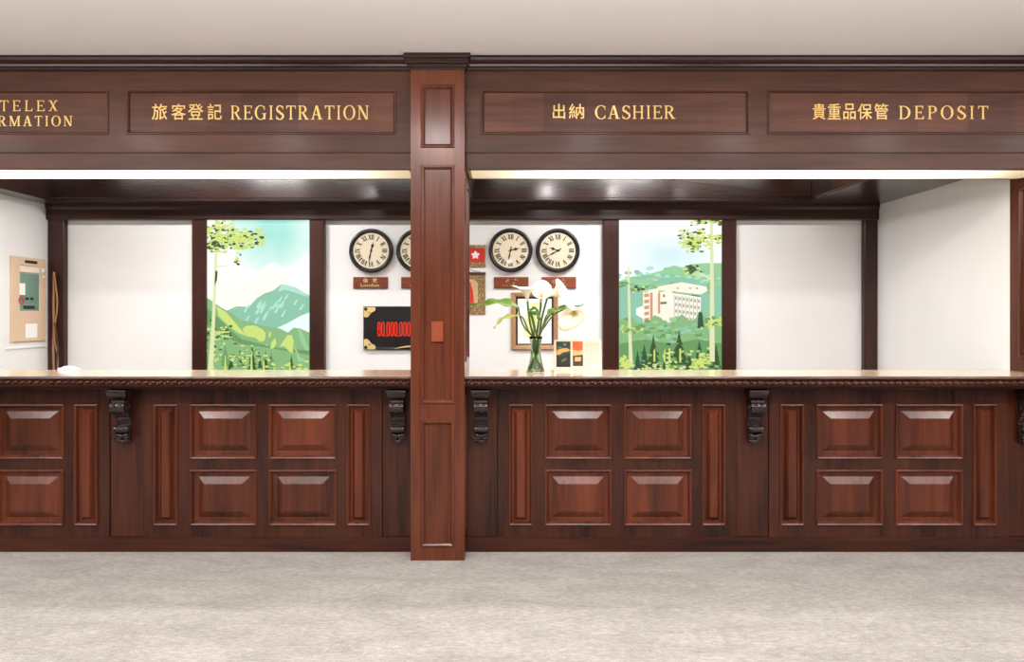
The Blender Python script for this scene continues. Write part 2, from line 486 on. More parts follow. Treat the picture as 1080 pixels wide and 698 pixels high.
# --- lettering: hand built serif capitals on a unit-high grid
def arc_pts(cx, cy, rx, ry, a0, a1, tk, th, n=22):
    out, inn = [], []
    for i in range(n+1):
        a = math.radians(a0+(a1-a0)*i/n)
        k = th + (tk-th)*abs(math.cos(a))**1.3
        out.append((cx+rx*math.cos(a), cy+ry*math.sin(a)))
        inn.append((cx+(rx-k)*math.cos(a), cy+(ry-k*.9)*math.sin(a)))
    return out, inn
class Glyph:
    def __init__(s): s.q = []; s.w = 0
    def quad(s, *p): s.q.append(list(p))
    def rect(s, x0, x1, y0, y1): s.quad((x0,y0),(x1,y0),(x1,y1),(x0,y1))
    def stem(s, x, w=.105, top=True, bot=True, y0=0, y1=1):
        s.rect(x, x+w, y0, y1)
        if bot: s.rect(x-.07, x+w+.07, y0, y0+.05)
        if top: s.rect(x-.07, x+w+.07, y1-.05, y1)
    def diag(s, x0, y0, x1, y1, w): s.quad((x0,y0),(x0+w,y0),(x1+w,y1),(x1,y1))
    def arc(s, *a, **k):
        o, i = arc_pts(*a, **k)
        for j in range(len(o)-1): s.quad(o[j], o[j+1], i[j+1], i[j])
def glyph(ch):
    g = Glyph()
    if ch == 'I': g.stem(.09); g.w = .31
    elif ch == 'T': g.stem(.27, top=False); g.rect(.0,.67,.94,1); g.quad((0,1),(0,.78),(.04,.78),(.07,.95)); g.quad((.67,1),(.67,.78),(.63,.78),(.60,.95)); g.w = .67
    elif ch == 'E':
        g.stem(.08); g.rect(.08,.58,.945,1); g.rect(.08,.62,0,.055); g.rect(.2,.44,.48,.535)
        g.quad((.58,1),(.58,.8),(.54,.8),(.5,.95)); g.quad((.62,0),(.62,.22),(.58,.22),(.52,.05)); g.rect(.42,.455,.40,.62); g.w = .63
    elif ch == 'F':
        g.stem(.08); g.rect(.08,.56,.945,1); g.rect(.2,.44,.48,.535); g.quad((.56,1),(.56,.8),(.52,.8),(.48,.95)); g.rect(.42,.455,.40,.62); g.w = .58
    elif ch == 'L': g.stem(.08); g.rect(.08,.6,0,.055); g.quad((.6,0),(.6,.24),(.56,.24),(.5,.05)); g.w = .61
    elif ch == 'X':
        g.diag(.50,0,.04,1,.16); g.diag(.06,0,.54,1,.07)
        g.rect(-.02,.24,.95,1); g.rect(.44,.70,.95,1); g.rect(0,.22,0,.05); g.rect(.44,.72,0,.05); g.w = .70
    elif ch == 'N':
        g.rect(.09,.15,0,1); g.rect(.64,.70,0,1); g.diag(.56,0,.06,1,.15); g.rect(.0,.24,0,.05); g.rect(.55,.79,.95,1); g.rect(0,.15,.95,1); g.w = .79
    elif ch == 'M':
        g.rect(.09,.15,0,1); g.rect(.80,.93,0,1); g.diag(.42,0,.08,1,.14); g.diag(.44,0,.80,1,.07)
        g.rect(0,.24,0,.05); g.rect(.73,1.0,0,.05); g.rect(0,.15,.95,1); g.rect(.85,1.0,.95,1); g.w = 1.0
    elif ch == 'H': g.stem(.08); g.stem(.58); g.rect(.2,.6,.48,.54); g.w = .79
    elif ch == 'A':
        g.diag(.08,0,.34,1,.07); g.diag(.58,0,.32,1,.16); g.rect(.18,.6,.32,.375); g.rect(0,.25,0,.05); g.rect(.50,.82,0,.05); g.w = .82
    elif ch == 'O': g.arc(.42,.5,.42,.53,0,360,.14,.045,n=40); g.w = .84
    elif ch == 'C': g.arc(.42,.5,.42,.53,48,312,.14,.045,n=30); g.rect(.66,.70,.68,.95); g.rect(.66,.70,.06,.26); g.w = .73
    elif ch == 'G':
        g.arc(.42,.5,.42,.53,48,322,.14,.045,n=30); g.rect(.66,.70,.68,.95); g.rect(.62,.75,.02,.42); g.rect(.54,.82,.40,.45); g.w = .84
    elif ch == 'D': g.stem(.08); g.arc(.30,.5,.46,.5,-90,90,.14,.05,n=26); g.rect(.08,.31,.945,1); g.rect(.08,.31,0,.055); g.w = .78
    elif ch == 'P': g.stem(.08); g.arc(.30,.73,.30,.27,-90,90,.13,.05); g.rect(.08,.31,.945,1); g.rect(.2,.31,.46,.515); g.w = .61
    elif ch == 'R':
        g.stem(.08); g.arc(.30,.74,.30,.26,-90,90,.13,.05); g.rect(.08,.31,.945,1); g.rect(.2,.31,.48,.53); g.diag(.54,0,.26,.5,.15); g.rect(.50,.76,0,.05); g.w = .74
    elif ch == 'S':
        g.arc(.29,.745,.26,.275,30,270,.12,.06); g.arc(.29,.245,.29,.275,-150,90,.13,.06)
        g.quad((.16,.62),(.26,.66),(.46,.40),(.34,.34))
        g.rect(.49,.525,.74,.98); g.rect(.03,.065,.02,.28); g.w = .58
    elif ch == ' ': g.w = .45
    return g
def serif_text(out, text, x0, x1, z0, z1, Yf, th=.003, mi=0, track=.16):
    gs = [glyph(c) for c in text]
    tot = sum(g.w for g in gs) + track*(len(gs)-1)
    k = (x1-x0)/tot; h = z1-z0; cur = 0
    for gi, g in enumerate(gs):
        b = MB()
        for qi, q in enumerate(g.q):
            e = th + .00004*(qi % 5)
            pts = [(x0+(cur+p[0])*k, z0+p[1]*h) for p in q]
            n = len(pts)
            area = sum(pts[i][0]*pts[(i+1)%n][1]-pts[(i+1)%n][0]*pts[i][1] for i in range(n))
            if area < 0: pts = pts[::-1]
            v = [(p[0], Yf, p[1]) for p in pts] + [(p[0], Yf-e, p[1]) for p in pts]
            fs = [(i, (i+1)%n, n+(i+1)%n, n+i) for i in range(n)] + [list(range(n, 2*n))]
            b.add(v, fs, mi)
        out.append(b)
        cur += g.w + track
def font_text(res, text, x0, x1, z0, z1, Yf, th=.003, bold=.0, mi=0, shear=0):
    """a text curve in the built-in font, fitted into a rectangle and copied into the mesh"""
    cu = bpy.data.curves.new('t', 'FONT'); cu.body = text; cu.size = 1; cu.extrude = .01; cu.offset = bold; cu.shear = shear; cu.resolution_u = 3
    o = bpy.data.objects.new('t', cu); COL.objects.link(o)
    dg = bpy.context.evaluated_depsgraph_get(); dg.update()
    ev = o.evaluated_get(dg); me = ev.to_mesh()
    vs = [v.co.copy() for v in me.vertices]; fs = [list(p.vertices) for p in me.polygons]
    ev.to_mesh_clear(); bpy.data.objects.remove(o); bpy.data.curves.remove(cu)
    if not vs: return
    ax, bx = min(v.x for v in vs), max(v.x for v in vs); az, bz = min(v.y for v in vs), max(v.y for v in vs)
    kx = (x1-x0)/max(bx-ax,1e-6); kz = (z1-z0)/max(bz-az,1e-6)
    out = [(x0+(v.x-ax)*kx, Yf-(v.z/.02+.5)*th, z0+(v.y-az)*kz) for v in vs]
    b = MB(); b.add(out, fs, mi); res.append(b)

PROF_SIGN = [(0,0),(.003,.006),(.010,.006),(.016,0),(.020,-.012),(.024,-.012)]
def sign(x0, x1, label, draw):
    t = thing('sign_panel', label, 'sign', ((x0+x1)/2, YF+.03, SZ0), 'counter signs on the fascia')
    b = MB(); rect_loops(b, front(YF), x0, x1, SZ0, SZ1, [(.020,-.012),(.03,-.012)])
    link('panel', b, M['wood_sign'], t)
    b = MB(); rect_loops(b, front(YF), x0, x1, SZ0, SZ1, PROF_SIGN[:-1], fill=False)
    link('moulding', b, M['wood_fascia'], t)
    for d in draw:
        out = []; d(out, YF+.0119)
        for b in out: link('letter', b, M['gold'], t, merge=False)
    return t
YL = YF+.012
def lx(p): return X(p, YL)
def lz(p): return Z(p, YL)
def draw_telex(b, y):
    serif_text(b, 'TELEX', lx(.3), lx(61), lz(117.2), lz(106), y, track=.34)
def draw_info(b, y):
    serif_text(b, 'INFORMATION', lx(-43), lx(76.5), lz(133), lz(122.3), y, track=.26)
def draw_reg(b, y):
    for c, a, d in (('旅',160.5,176.5),('客',181,196),('登',198.5,214.5),('記',219,234)):
        font_text(b, c, lx(a), lx(d), lz(126.3), lz(109.5), y, bold=.004)
def draw_reg2(b, y):
    serif_text(b, 'REGISTRATION', lx(243.5), lx(389), lz(126), lz(111.5), y, track=.17)
def draw_cash(b, y):
    for c, a, d in (('出',583,596),('納',600,616)):
        font_text(b, c, lx(a), lx(d), lz(125.3), lz(109.5), y, bold=.004)
def draw_cash2(b, y):
    serif_text(b, 'CASHIER', lx(627.5), lx(712), lz(125.3), lz(111.5), y, track=.14)
def draw_dep(b, y):
    for c, a, d in (('貴',857,870.5),('重',873,886.5),('品',889.3,902.3),('保',904.5,919.5),('管',922,936.5)):
        font_text(b, c, lx(a), lx(d), lz(126), lz(109.3), y, bold=.004)
def draw_dep2(b, y):
    serif_text(b, 'DEPOSIT', lx(948), lx(1042), lz(125.6), lz(111.8), y, track=.26)
sign(*SIGNS_L[0], 'framed wooden sign with gold letters reading TELEX INFORMATION', (draw_telex, draw_info))
sign(*SIGNS_L[1], 'framed wooden sign with gold letters reading REGISTRATION', (draw_reg, draw_reg2))
sign(*SIGNS_R[0], 'framed wooden sign with gold letters reading CASHIER', (draw_cash, draw_cash2))
sign(*SIGNS_R[1], 'framed wooden sign with gold letters reading DEPOSIT', (draw_dep, draw_dep2))

# --- luminous trough under each fascia beam
def diffuser_mat(name, half, strength):
    m, nt, b = newmat(name)
    tc = N(nt, 'ShaderNodeTexCoord'); s = N(nt, 'ShaderNodeSeparateXYZ'); nt.links.new(tc.outputs['Object'], s.inputs[0])
    ab = N(nt, 'ShaderNodeMath', operation='ABSOLUTE'); nt.links.new(s.outputs['X'], ab.inputs[0])
    mr = N(nt, 'ShaderNodeMapRange', interpolation_type='SMOOTHSTEP')
    mr.inputs['From Min'].default_value = half-.02; mr.inputs['From Max'].default_value = half-.75
    mr.inputs['To Min'].default_value = .42; mr.inputs['To Max'].default_value = strength
    nt.links.new(ab.outputs[0], mr.inputs['Value'])
    r = ramp(nt, [(0, (1,.74,.38,1)), (.4, (1,.90,.70,1)), (1, (1,.965,.91,1))])
    mr2 = N(nt, 'ShaderNodeMapRange'); mr2.inputs['From Min'].default_value = half; mr2.inputs['From Max'].default_value = half-.8
    nt.links.new(ab.outputs[0], mr2.inputs['Value']); nt.links.new(mr2.outputs[0], r.inputs['Fac'])
    nt.links.new(r.outputs['Color'], b.inputs['Emission Color']); nt.links.new(mr.outputs[0], b.inputs['Emission Strength'])
    b.inputs['Base Color'].default_value = (.8,.74,.62,1); b.inputs['Roughness'].default_value = .4
    return m
TROUGH = 2.2
def trough(x0, x1, label):
    t = thing('trough_light', label, 'light', ((x0+x1)/2, 4.30, ZBEAM+.1), 'light troughs under the fascia')
    b = MB()
    b.box(x0+.03, x1-.03, YF+.055, 4.425, ZBEAM+.05, ZBEAM+.058)
    b.box(x0+.006, x0+.03, YF+.055, 4.425, ZBEAM+.004, ZBEAM+.06); b.box(x1-.03, x1-.006, YF+.055, 4.425, ZBEAM+.004, ZBEAM+.06)
    link('housing', b, M['wood_gilt'], t)
    b = MB(); ym, hw = (YF+.052+4.428)/2, (4.428-YF-.052)/2
    b.prism([(ym+hw*math.cos(PI*i/14), ZBEAM+.006-.016*math.sin(PI*i/14)) for i in range(15)] + [(ym-hw, ZBEAM+.012), (ym+hw, ZBEAM+.012)], 'x', x0+.03, x1-.03)
    link('diffuser', b, diffuser_mat('trough diffuser', (x1-x0)/2-.03, TROUGH), t)
trough(XL, XPL, 'glowing light trough under the TELEX and REGISTRATION fascia')
trough(XPR, XR, 'glowing light trough under the CASHIER and DEPOSIT fascia')

# ------------------------------------------------------------------ counter
UW = 1.479   # width of one panelled section
UC = [-3.2285, -1.5435, .651, 2.328]
ULAB = ['panelled mahogany counter front section under the TELEX sign, cut by the frame',
        'panelled mahogany counter front section under the REGISTRATION sign',
        'panelled mahogany counter front section under the CASHIER sign',
        'panelled mahogany counter front section under the DEPOSIT sign']
ZPL = .093
def unit():
    t = thing('counter_section', ULAB[0], 'counter front', (UC[0], YU, 0), 'panelled counter front sections')
    k = UW/254.0; x0 = UC[0]-UW/2
    zr = lambda p: Z(p, YU)
    sq = []
    rows = [(zr(484), zr(426)), (zr(554), zr(495))]
    for a, c in ((50,121),(134,206)):
        for r in rows: sq.append((x0+a*k, x0+c*k, r[0], r[1]))
    nr = [(x0+a*k, x0+c*k, zr(554), zr(426)) for a, c in ((11.5,37.5),(216.5,242))]
    b = MB()
    ztop = 1.012
    face_with_holes(b, front(YU), x0+.001, x0+UW-.001, ZPL, ztop, sq+nr)
    for xx in (x0+.001, x0+UW-.001):
        b.poly([(xx,YU,ZPL),(xx,YU+.3,ZPL),(xx,YU+.3,ztop),(xx,YU,ztop)])
    b.poly([(x0+.001,YU+.3,ZPL),(x0+UW-.001,YU+.3,ZPL),(x0+UW-.001,YU+.3,ztop),(x0+.001,YU+.3,ztop)])
    link('face_frame', b, M['wood_v'], t)
    mo = [(0,0),(.002,.010),(.007,.012),(.013,.008),(.022,-.014)]
    for h in sq:
        p = MB(); rect_loops(p, front(YU), *h, [(.022,-.014),(.058,-.014),(.060,-.012),(.098,.010),(.104,.010)] if False else [(.022,-.014),(.044,-.014),(.047,-.015),(.088,.0075),(.0895,.008)])
        po = link('raised_panel', p, M['wood_field'], t)
        q = MB(); rect_loops(q, front(YU), *h, mo, fill=False); link('moulding', q, M['wood_field'], po)
    for h in nr:
        p = MB(); rect_loops(p, front(YU), *h, [(.022,-.014),(.034,-.014),(.036,-.016),(.052,.008),(.055,.0085)])
        po = link('raised_panel', p, M['wood_field'], t)
        q = MB(); rect_loops(q, front(YU), *h, mo, fill=False); link('moulding', q, M['wood_field'], po)
    return t
u0 = unit()
for c, l in zip(UC[1:], ULAB[1:]): dup(u0, (c, YU, 0), l)

# corbel, built once around x=0 at the counter front plane
def corbel_meshes():
    body = MB(); w = .040
    y = lambda d: YU - d
    prof = [(0,.965),(.075,.965),(.088,.955),(.092,.945)]
    # S-shaped side profile (depth out of the face, height)
    S = [(0,.958),(.070,.958),(.084,.945),(.090,.915),(.086,.880),(.066,.862),(.044,.852),(.028,.836),(.021,.815),(.024,.795),
         (.038,.786),(.052,.772),(.050,.752),(.036,.742),(.026,.730),(.026,.705),(.020,.688),(.010,.680),(0,.682)]
    body.prism([(y(d), z) for d, z in S], 'x', -w, w)
    # carved edge beads down both cheeks
    for sgn in (-1, 1):
        for i in range(13):
            z = .93 - i*.0195
            d = .035 + .022*math.sin(i*.55+.6)
            body.ball((sgn*(w+.001), y(d), z), .005, .010, .009, 8, 5)
        # volutes on the cheeks: spiral bead
        for (cd, cz, R) in ((.056,.902,.030),(.042,.765,.017)):
            pts = []
            for i in range(40):
                a = i*.42; r = R*(1-i/46)
                pts.append((sgn*(w+.002), y(cd+r*math.cos(a)), cz+r*math.sin(a)))
            body.tube(pts, .0038, 6)
    cap = MB()
    cap.prism([(YU,.972),(YU-.098,.972),(YU-.102,.976),(YU-.102,.985),(YU-.112,.996),(YU-.112,1.009),(YU,1.009)], 'x', -.058, .058)
    cap.prism([(YU,.958),(YU-.088,.958),(YU-.094,.966),(YU-.094,.972),(YU,.972)], 'x', -.048, .048)
    sc = MB(); sc2 = MB()
    def roll(sc, cd, cz, r, hw):
        n = 28; pr = []
        for i in range(n+1):
            xx = -hw+2*hw*i/n
            e = 1+.06*math.cos(i/n*2*PI*2) - (.25 if i in (0, n) else 0)
            pr.append((r*e, xx))
        sc.lathe(pr, (0, y(cd), cz), 'x', 20)
    roll(sc, .068, .903, .036, .044); roll(sc2, .046, .766, .021, .042)
    # leaf carving over the upper roll
    for s in (-1, 1):
        for i in range(4):
            a = math.radians(-10+i*32); r = .037
            cy, cz = y(.066+r*math.cos(a)), .903+r*math.sin(a)
            sc.tube([(0, cy, cz-.006), (s*.014, cy-.0015, cz+.005), (s*.030, cy, cz+.002)], [.0025,.0042,.002], 6)
        for i in range(3):
            a = math.radians(-5+i*36); r = .022
            cy, cz = y(.046+r*math.cos(a)), .766+r*math.sin(a)
            sc2.tube([(0, cy, cz-.004), (s*.012, cy-.001, cz+.003), (s*.027, cy, cz+.001)], [.002,.0035,.0016], 6)
    leaf = MB()
    for s in (-1, 1):
        for i, (dx, dz, r) in enumerate(((.010,.722,.011),(.026,.728,.011),(.018,.706,.011),(.032,.708,.008),(.010,.690,.010),(.022,.690,.008))):
            leaf.ball((s*dx, y(.040-.010*(.722-dz)/.03*1.0), dz), r, .008, r*1.15, 9, 6, rot=Matrix.Rotation(s*.5, 3, 'Y'))
    leaf.ball((0, y(.030), .684), .010, .008, .014, 9, 6)
    return body, cap, sc, leaf, sc2
cb = corbel_meshes()
b = MB(); b.box(XL+.001, -3.9685, YU+.006, YU+.28, 0, 1.011); struct('trim_8', b, M['wood_v'])
PIL = [(-2.489,-2.283),(-.804,XPL),(XPR,-.0885),(1.3905,1.5885),(3.0675,XR)]
PCX = [-2.39,-.70,-.190,1.492,3.165]
PLAB = ['counter post with carved scroll bracket between the TELEX and REGISTRATION sections',
        'counter post with carved scroll bracket on the REGISTRATION side of the pillar',
        'counter post with carved scroll bracket on the CASHIER side of the pillar',
        'counter post with carved scroll bracket between the CASHIER and DEPOSIT sections',
        'counter post at the far end of the DEPOSIT section, bracket cut by the frame']
proto = None
for (a, c), xc, l in zip(PIL, PCX, PLAB):
    t = thing('counter_post', l, 'counter post', (xc, YU, 0), 'counter posts with scroll brackets')
    b = MB(); b.box(a+.001, c-.001, YU+.006, YU+.28, ZPL, 1.011); link('board', b, M['wood_v'], t, bevel=.003)
    if proto is None:
        def shifted(mb):
            mb.v = [(p[0]+xc, p[1], p[2]) for p in mb.v]; return mb
        cbs = [shifted(m) for m in cb]
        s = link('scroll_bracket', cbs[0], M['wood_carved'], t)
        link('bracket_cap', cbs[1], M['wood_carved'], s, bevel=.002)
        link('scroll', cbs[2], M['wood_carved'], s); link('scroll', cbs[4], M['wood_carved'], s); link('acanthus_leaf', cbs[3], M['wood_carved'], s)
        proto = s
    else:
        dup_part(proto, t)

for (x0, x1, l1, l2) in ((XL, XPL, 'low plinth board along the foot of the TELEX and REGISTRATION counter', 'polished worktop with rope edge under the REGISTRATION sign'),
                         (XPR, XR, 'low plinth board along the foot of the CASHIER and DEPOSIT counter', 'polished worktop with rope edge under the CASHIER and DEPOSIT signs')):
    b = MB()
    yp = 4.196
    b.prism([(YU+.25,0),(yp,0),(yp,ZPL-.002),(yp+.003,ZPL),(YU+.25,ZPL)], 'x', x0, x1)
    o = link('plinth', b, M['wood_h'], base=((x0+x1)/2, YU, 0)); tag(o, l1, 'plinth')
    t = thing('worktop', l2, 'worktop', ((x0+x1)/2, 4.3, 1.012))
    b = MB()
    yf = 4.066
    b.prism([(4.546,ZTOP),(yf+.010,ZTOP),(yf+.003,ZTOP-.003),(yf,ZTOP-.010),(yf+.002,ZTOP-.018),(yf+.010,ZTOP-.023),(4.546,ZTOP-.023)], 'x', x0, x1)
    link('slab', b, M['wood_h'] , t)
    b = MB(); b.box(x0, x1, yf+.011, 4.546, ZTOP-.004, ZTOP+.0006); link('top_glare', b, M['wood_glare'], t)  # thin added sheet carrying the painted glare of the top
    b = MB()
    b.prism([(4.52,1.073),(yf+.016,1.073),(yf+.018,1.070),(yf+.022,1.062),(yf+.018,1.050),(yf+.012,1.047),(yf+.012,1.041),(yf+.020,1.039),(yf+.024,1.034),(yf+.040,1.029),
             (yf+.046,1.026),(yf+.046,1.020),(yf+.062,1.016),(yf+.066,1.012),(4.52,1.012)], 'x', x0, x1)
    link('edge_moulding', b, M['wood_h'], t)
    b = MB()
    yb = yf+.020; zb = 1.0605; n = int((x1-x0)/.0435)
    d = (x1-x0)/n
    for i in range(n):
        xx = x0+d*(i+.5)
        b.tube([(xx-.017, yb, zb-.006), (xx-.010, yb-.006, zb-.004), (xx, yb-.009, zb), (xx+.010, yb-.006, zb+.004), (xx+.017, yb, zb+.006)], [.002,.0066,.0085,.0066,.002], 10)
    link('rope_moulding', b, M['wood_field'], t)

# ------------------------------------------------------------------ clocks
YW = YB - .001
def roman(mb, n, ang, R0, R1, yf, wdt):
    s = ['XII','I','II','III','IV','V','VI','VII','VIII','IX','X','XI'][n % 12]
    ws = {'I': .42, 'V': .95, 'X': .95}; tot = sum(ws[c] for c in s)
    k = wdt/max(tot, 1.7)*1.0
    k = min(k, .030)
    cur = -tot*k/2
    def put(a, c, t):   # a segment from (u at inner) to (u at outer)
        q = [(a-t/2, R0), (a+t/2, R0), (c+t/2, R1), (c-t/2, R1)]
        v = []
        for u, r in q:
            # u across, r along radius; ang clockwise from 12
            v.append((r*math.sin(ang)+u*math.cos(ang), yf, r*math.cos(ang)-u*math.sin(ang)))
        mb.add(v, [(0,1,2,3)])
    th = .0085
    for ch in s:
        w = ws[ch]*k; m = cur+w/2
        if ch == 'I': put(m, m, th)
        elif ch == 'V': put(m, m-w*.36, th*1.15); put(m, m+w*.36, th*.6)
        else: put(m+w*.34, m-w*.34, th*1.15); put(m-w*.34, m+w*.34, th*.6)
        cur += w
def clock(px, py, hour, minute, label, sticker=False):
    R = .200; c = (X(px, YW-.04), YW, Z(py, YW-.04))
    t = thing('wall_clock', label, 'clock', c, 'round wall clocks')
    b = MB()
    b.lathe([(R*.98, 0), (R, -.012), (R, -.030), (R*.97, -.042), (R*.91, -.046), (R*.86, -.042), (R*.835, -.032), (R*.815, -.030), (R*.805, -.022), (R*.5, -.012), (.0001, -.012)], c, 'y', 56)
    link('rim', b, M['black'], t)
    b = MB(); b.lathe([(R*.808, -.0235), (R*.808, -.0245), (.0001, -.0245)], c, 'y', 56, smooth=False)
    link('dial', b, M['dial'], t)
    for n in range(12):
        mm = MB(); roman(mm, n, n*PI/6, R*.50, R*.73, -.0256, .062)
        b = MB(); b.add([(p[0]+c[0], p[1]+c[1], p[2]+c[2]) for p in mm.v], mm.f)
        link('numeral', b, M['ink'], t, merge=False)
    def hand(ang, pts, y):
        v = [(c[0]+r*math.sin(ang)+u*math.cos(ang), c[1]+y, c[2]+r*math.cos(ang)-u*math.sin(ang)) for u, r in pts]
        m = MB(); m.poly(v); return m
    ha = (hour % 12 + minute/60)*PI/6; ma = minute*PI/30
    hp = [(-.004,-.02),(.004,-.02),(.0045,.03),(.013,.042),(.013,.052),(.004,.062),(0,.088),(-.004,.062),(-.013,.052),(-.013,.042),(-.0045,.03)]
    mp = [(-.0045,-.035),(.0045,-.035),(.004,.03),(.0075,.055),(.003,.085),(0,.126),(-.003,.085),(-.0075,.055),(-.004,.03)]
    link('hour_hand', hand(ha, hp, -.0275), M['ink'], t); link('minute_hand', hand(ma, mp, -.0295), M['ink'], t)
    b = MB(); b.lathe([(.009,-.0246),(.009,-.0315),(.0001,-.0325)], c, 'y', 16); link('hub', b, M['ink'], t)
    if sticker:  # small white oval patch low on the dial
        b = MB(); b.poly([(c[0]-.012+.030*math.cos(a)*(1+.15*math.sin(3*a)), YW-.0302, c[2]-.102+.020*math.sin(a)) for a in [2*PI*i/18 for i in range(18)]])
        o = link('sticker', b, M['white_paper'], t); o['label'] = 'white oval patch over the VI of the dial'
    return t
clock(391, 264.2, 12, 32, 'black-rimmed wall clock showing half past twelve, above the LONDON plate')
clock(440.8, 264.2, 12, 34, 'black-rimmed wall clock half hidden behind the pillar')
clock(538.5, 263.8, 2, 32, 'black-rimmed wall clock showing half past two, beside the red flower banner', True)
clock(588.4, 264, 9, 40, 'black-rimmed wall clock showing twenty to ten, above the white flowers')

# name plates
def plate(px0, px1, label, marks):
    Yp = YW-.02
    x0, x1, z0, z1 = X(px0,Yp), X(px1,Yp), Z(304,Yp), Z(292,Yp)
    t = thing('name_plate', label, 'plaque', ((x0+x1)/2, YW, z0), 'wooden plates under the clocks')
    b = MB(); rect_loops(b, front(YW), x0, x1, z0, z1, [(0,0),(0,.012),(.004,.016),(.01,.016)]); link('board', b, M['wood_plate'], t)
    out = []; marks(out, YW-.0161, x0, x1, z0, z1)
    for b in out: link('lettering', b, M['pale_gold'], t, merge=False)
def mark_london(b, y, x0, x1, z0, z1):
    w = x1-x0; h = z1-z0
    font_text(b, '倫', x0+w*.29, x0+w*.43, z0+h*.50, z0+h*.90, y, .002, .01)
    font_text(b, '敦', x0+w*.57, x0+w*.71, z0+h*.50, z0+h*.90, y, .002, .01)
    font_text(b, 'London', x0+w*.22, x0+w*.76, z0+h*.14, z0+h*.42, y, .002, .008)
def mark_flecks(seed):
    def f(out, y, x0, x1, z0, z1):
        r = random.Random(seed); w = x1-x0; h = z1-z0
        for cx in (.36, .62):
            b = MB(); out.append(b)
            for k in range(5):
                x, z = x0+w*(cx+r.uniform(-.06,.06)), z0+h*(.62+r.uniform(-.16,.18)); a = r.uniform(0, PI); l = r.uniform(.012,.022)
                dx, dz = math.cos(a)*l/2, math.sin(a)*l/2
                b.tube([(x-dx, y-.001, z-dz), (x+dx, y-.001, z+dz)], .0020, 5)
        b = MB(); out.append(b)
        for k in range(8):
            x = x0+w*(.26+.065*k); b.tube([(x, y-.001, z0+h*.16), (x+r.uniform(-.006,.006), y-.001, z0+h*.32)], .0016, 5)
    return f
plate(372.3, 408.7, 'red-brown wooden plate reading London under the half past twelve clock', mark_london)
plate(423, 459, 'wooden name plate half hidden behind the pillar under its clock', mark_flecks(1))
plate(521, 557.5, 'red-brown wooden plate with faint gold marks under the half past two clock', mark_flecks(2))
plate(571.5, 607.6, 'red-brown wooden plate under the twenty to ten clock, partly behind white flowers', mark_flecks(3))

# ------------------------------------------------------------------ number board
def number_board():
    Yn = YW-.03
    x0, x1, z0, z1 = X(383,Yn), X(479,Yn), Z(369,Yn), Z(323,Yn)
    t = thing('number_board', 'black board with gold corners and red figures 60,000,000, partly behind the pillar', 'sign', ((x0+x1)/2, YW, z0))
    b = MB(); rect_loops(b, front(YW), x0, x1, z0, z1, [(0,0),(0,.022),(.006,.028),(.014,.028),(.020,.024)]); link('board', b, M['black'], t)
    y = YW-.0292
    def ornament(cx, cz, sx_, sz_):
        m = MB(); q = []
        for i in range(13):
            a = PI/2*i/12
            q.append((cx+sx_*.100*math.cos(a)*(1+.10*math.sin(6*a)), y, cz+sz_*.088*math.sin(a)*(1+.10*math.sin(6*a))))
        m.poly([(cx, y, cz)] + q)
        m.ball((cx+sx_*.055, y-.002, cz+sz_*.05), .013, .004, .013, 10, 6)
        o = link('corner_ornament', m, M['pale_gold'], t); o['label'] = 'gold corner ornament'
        k = MB(); k.ball((cx+sx_*.018, y-.003, cz+sz_*.018), .016, .004, .016, 10, 6); k.ball((cx+sx_*.048, y-.006, cz+sz_*.046), .006, .003, .006, 8, 5)
        link('piercing', k, M['black'], o)
    for cx, sx_ in ((x0+.006, 1), (x1-.006, -1)):
        ornament(cx, z0+.006, sx_, 1); ornament(cx, z1-.006, sx_, -1)
    # figures: tall rounded strokes
    b = MB(); yy = YW-.0295
    zc, hh = Z(347,Yn), .066
    def ring(cx, hw, z0_, z1_, w, a0=0, a1=360):
        cz, rz = (z0_+z1_)/2, (z1_-z0_)/2; n = 28
        for i in range(n):
            pts = []
            for a, k in ((a0+(a1-a0)*i/n, 0), (a0+(a1-a0)*(i+1)/n, 0), (a0+(a1-a0)*(i+1)/n, 1), (a0+(a1-a0)*i/n, 1)):
                r = math.radians(a); c_, s_ = math.cos(r), math.sin(r)
                e = .6; c_ = math.copysign(abs(c_)**e, c_); s_ = math.copysign(abs(s_)**e, s_)
                pts.append((cx+(hw-k*w)*c_, yy, cz+(rz-k*w)*s_))
            b.poly(pts)
    txt = '60,000,000'; pw = {'6': 4.1, '0': 4.1, ',': 1.25}
    cur = 397.8
    for ch in txt:
        w_ = pw[ch]; cx = X(cur+w_/2, Yn)
        if ch == ',':
            b.poly([(cx-.004, yy, zc-hh+.012), (cx+.004, yy, zc-hh+.012), (cx+.003, yy, zc-hh-.002), (cx-.005, yy, zc-hh-.010)])
        else:
            hw = .0160; ring(cx, hw, zc-hh, zc+hh, .0105)
            if ch == '6':
                ring(cx, hw, zc-hh, zc+.014, .0105)
        cur += w_
    o = link('figures', b, glow('lit red figures', srgb(255,62,38), .75), t); o['label'] = 'red figures reading 60,000,000'
    # gilt sprig along the bottom
    b = MB()
    pts = [(X(416+i*2.2,Yn), y-.001, Z(367.8-2.6*math.sin(min(1,i/9)*PI/2),Yn)) for i in range(14)]
    b.tube(pts, [.002+.005*math.sin(PI*i/13) for i in range(14)], 6)
    link('gilt_sprig', b, M['pale_gold'], t)
number_board()

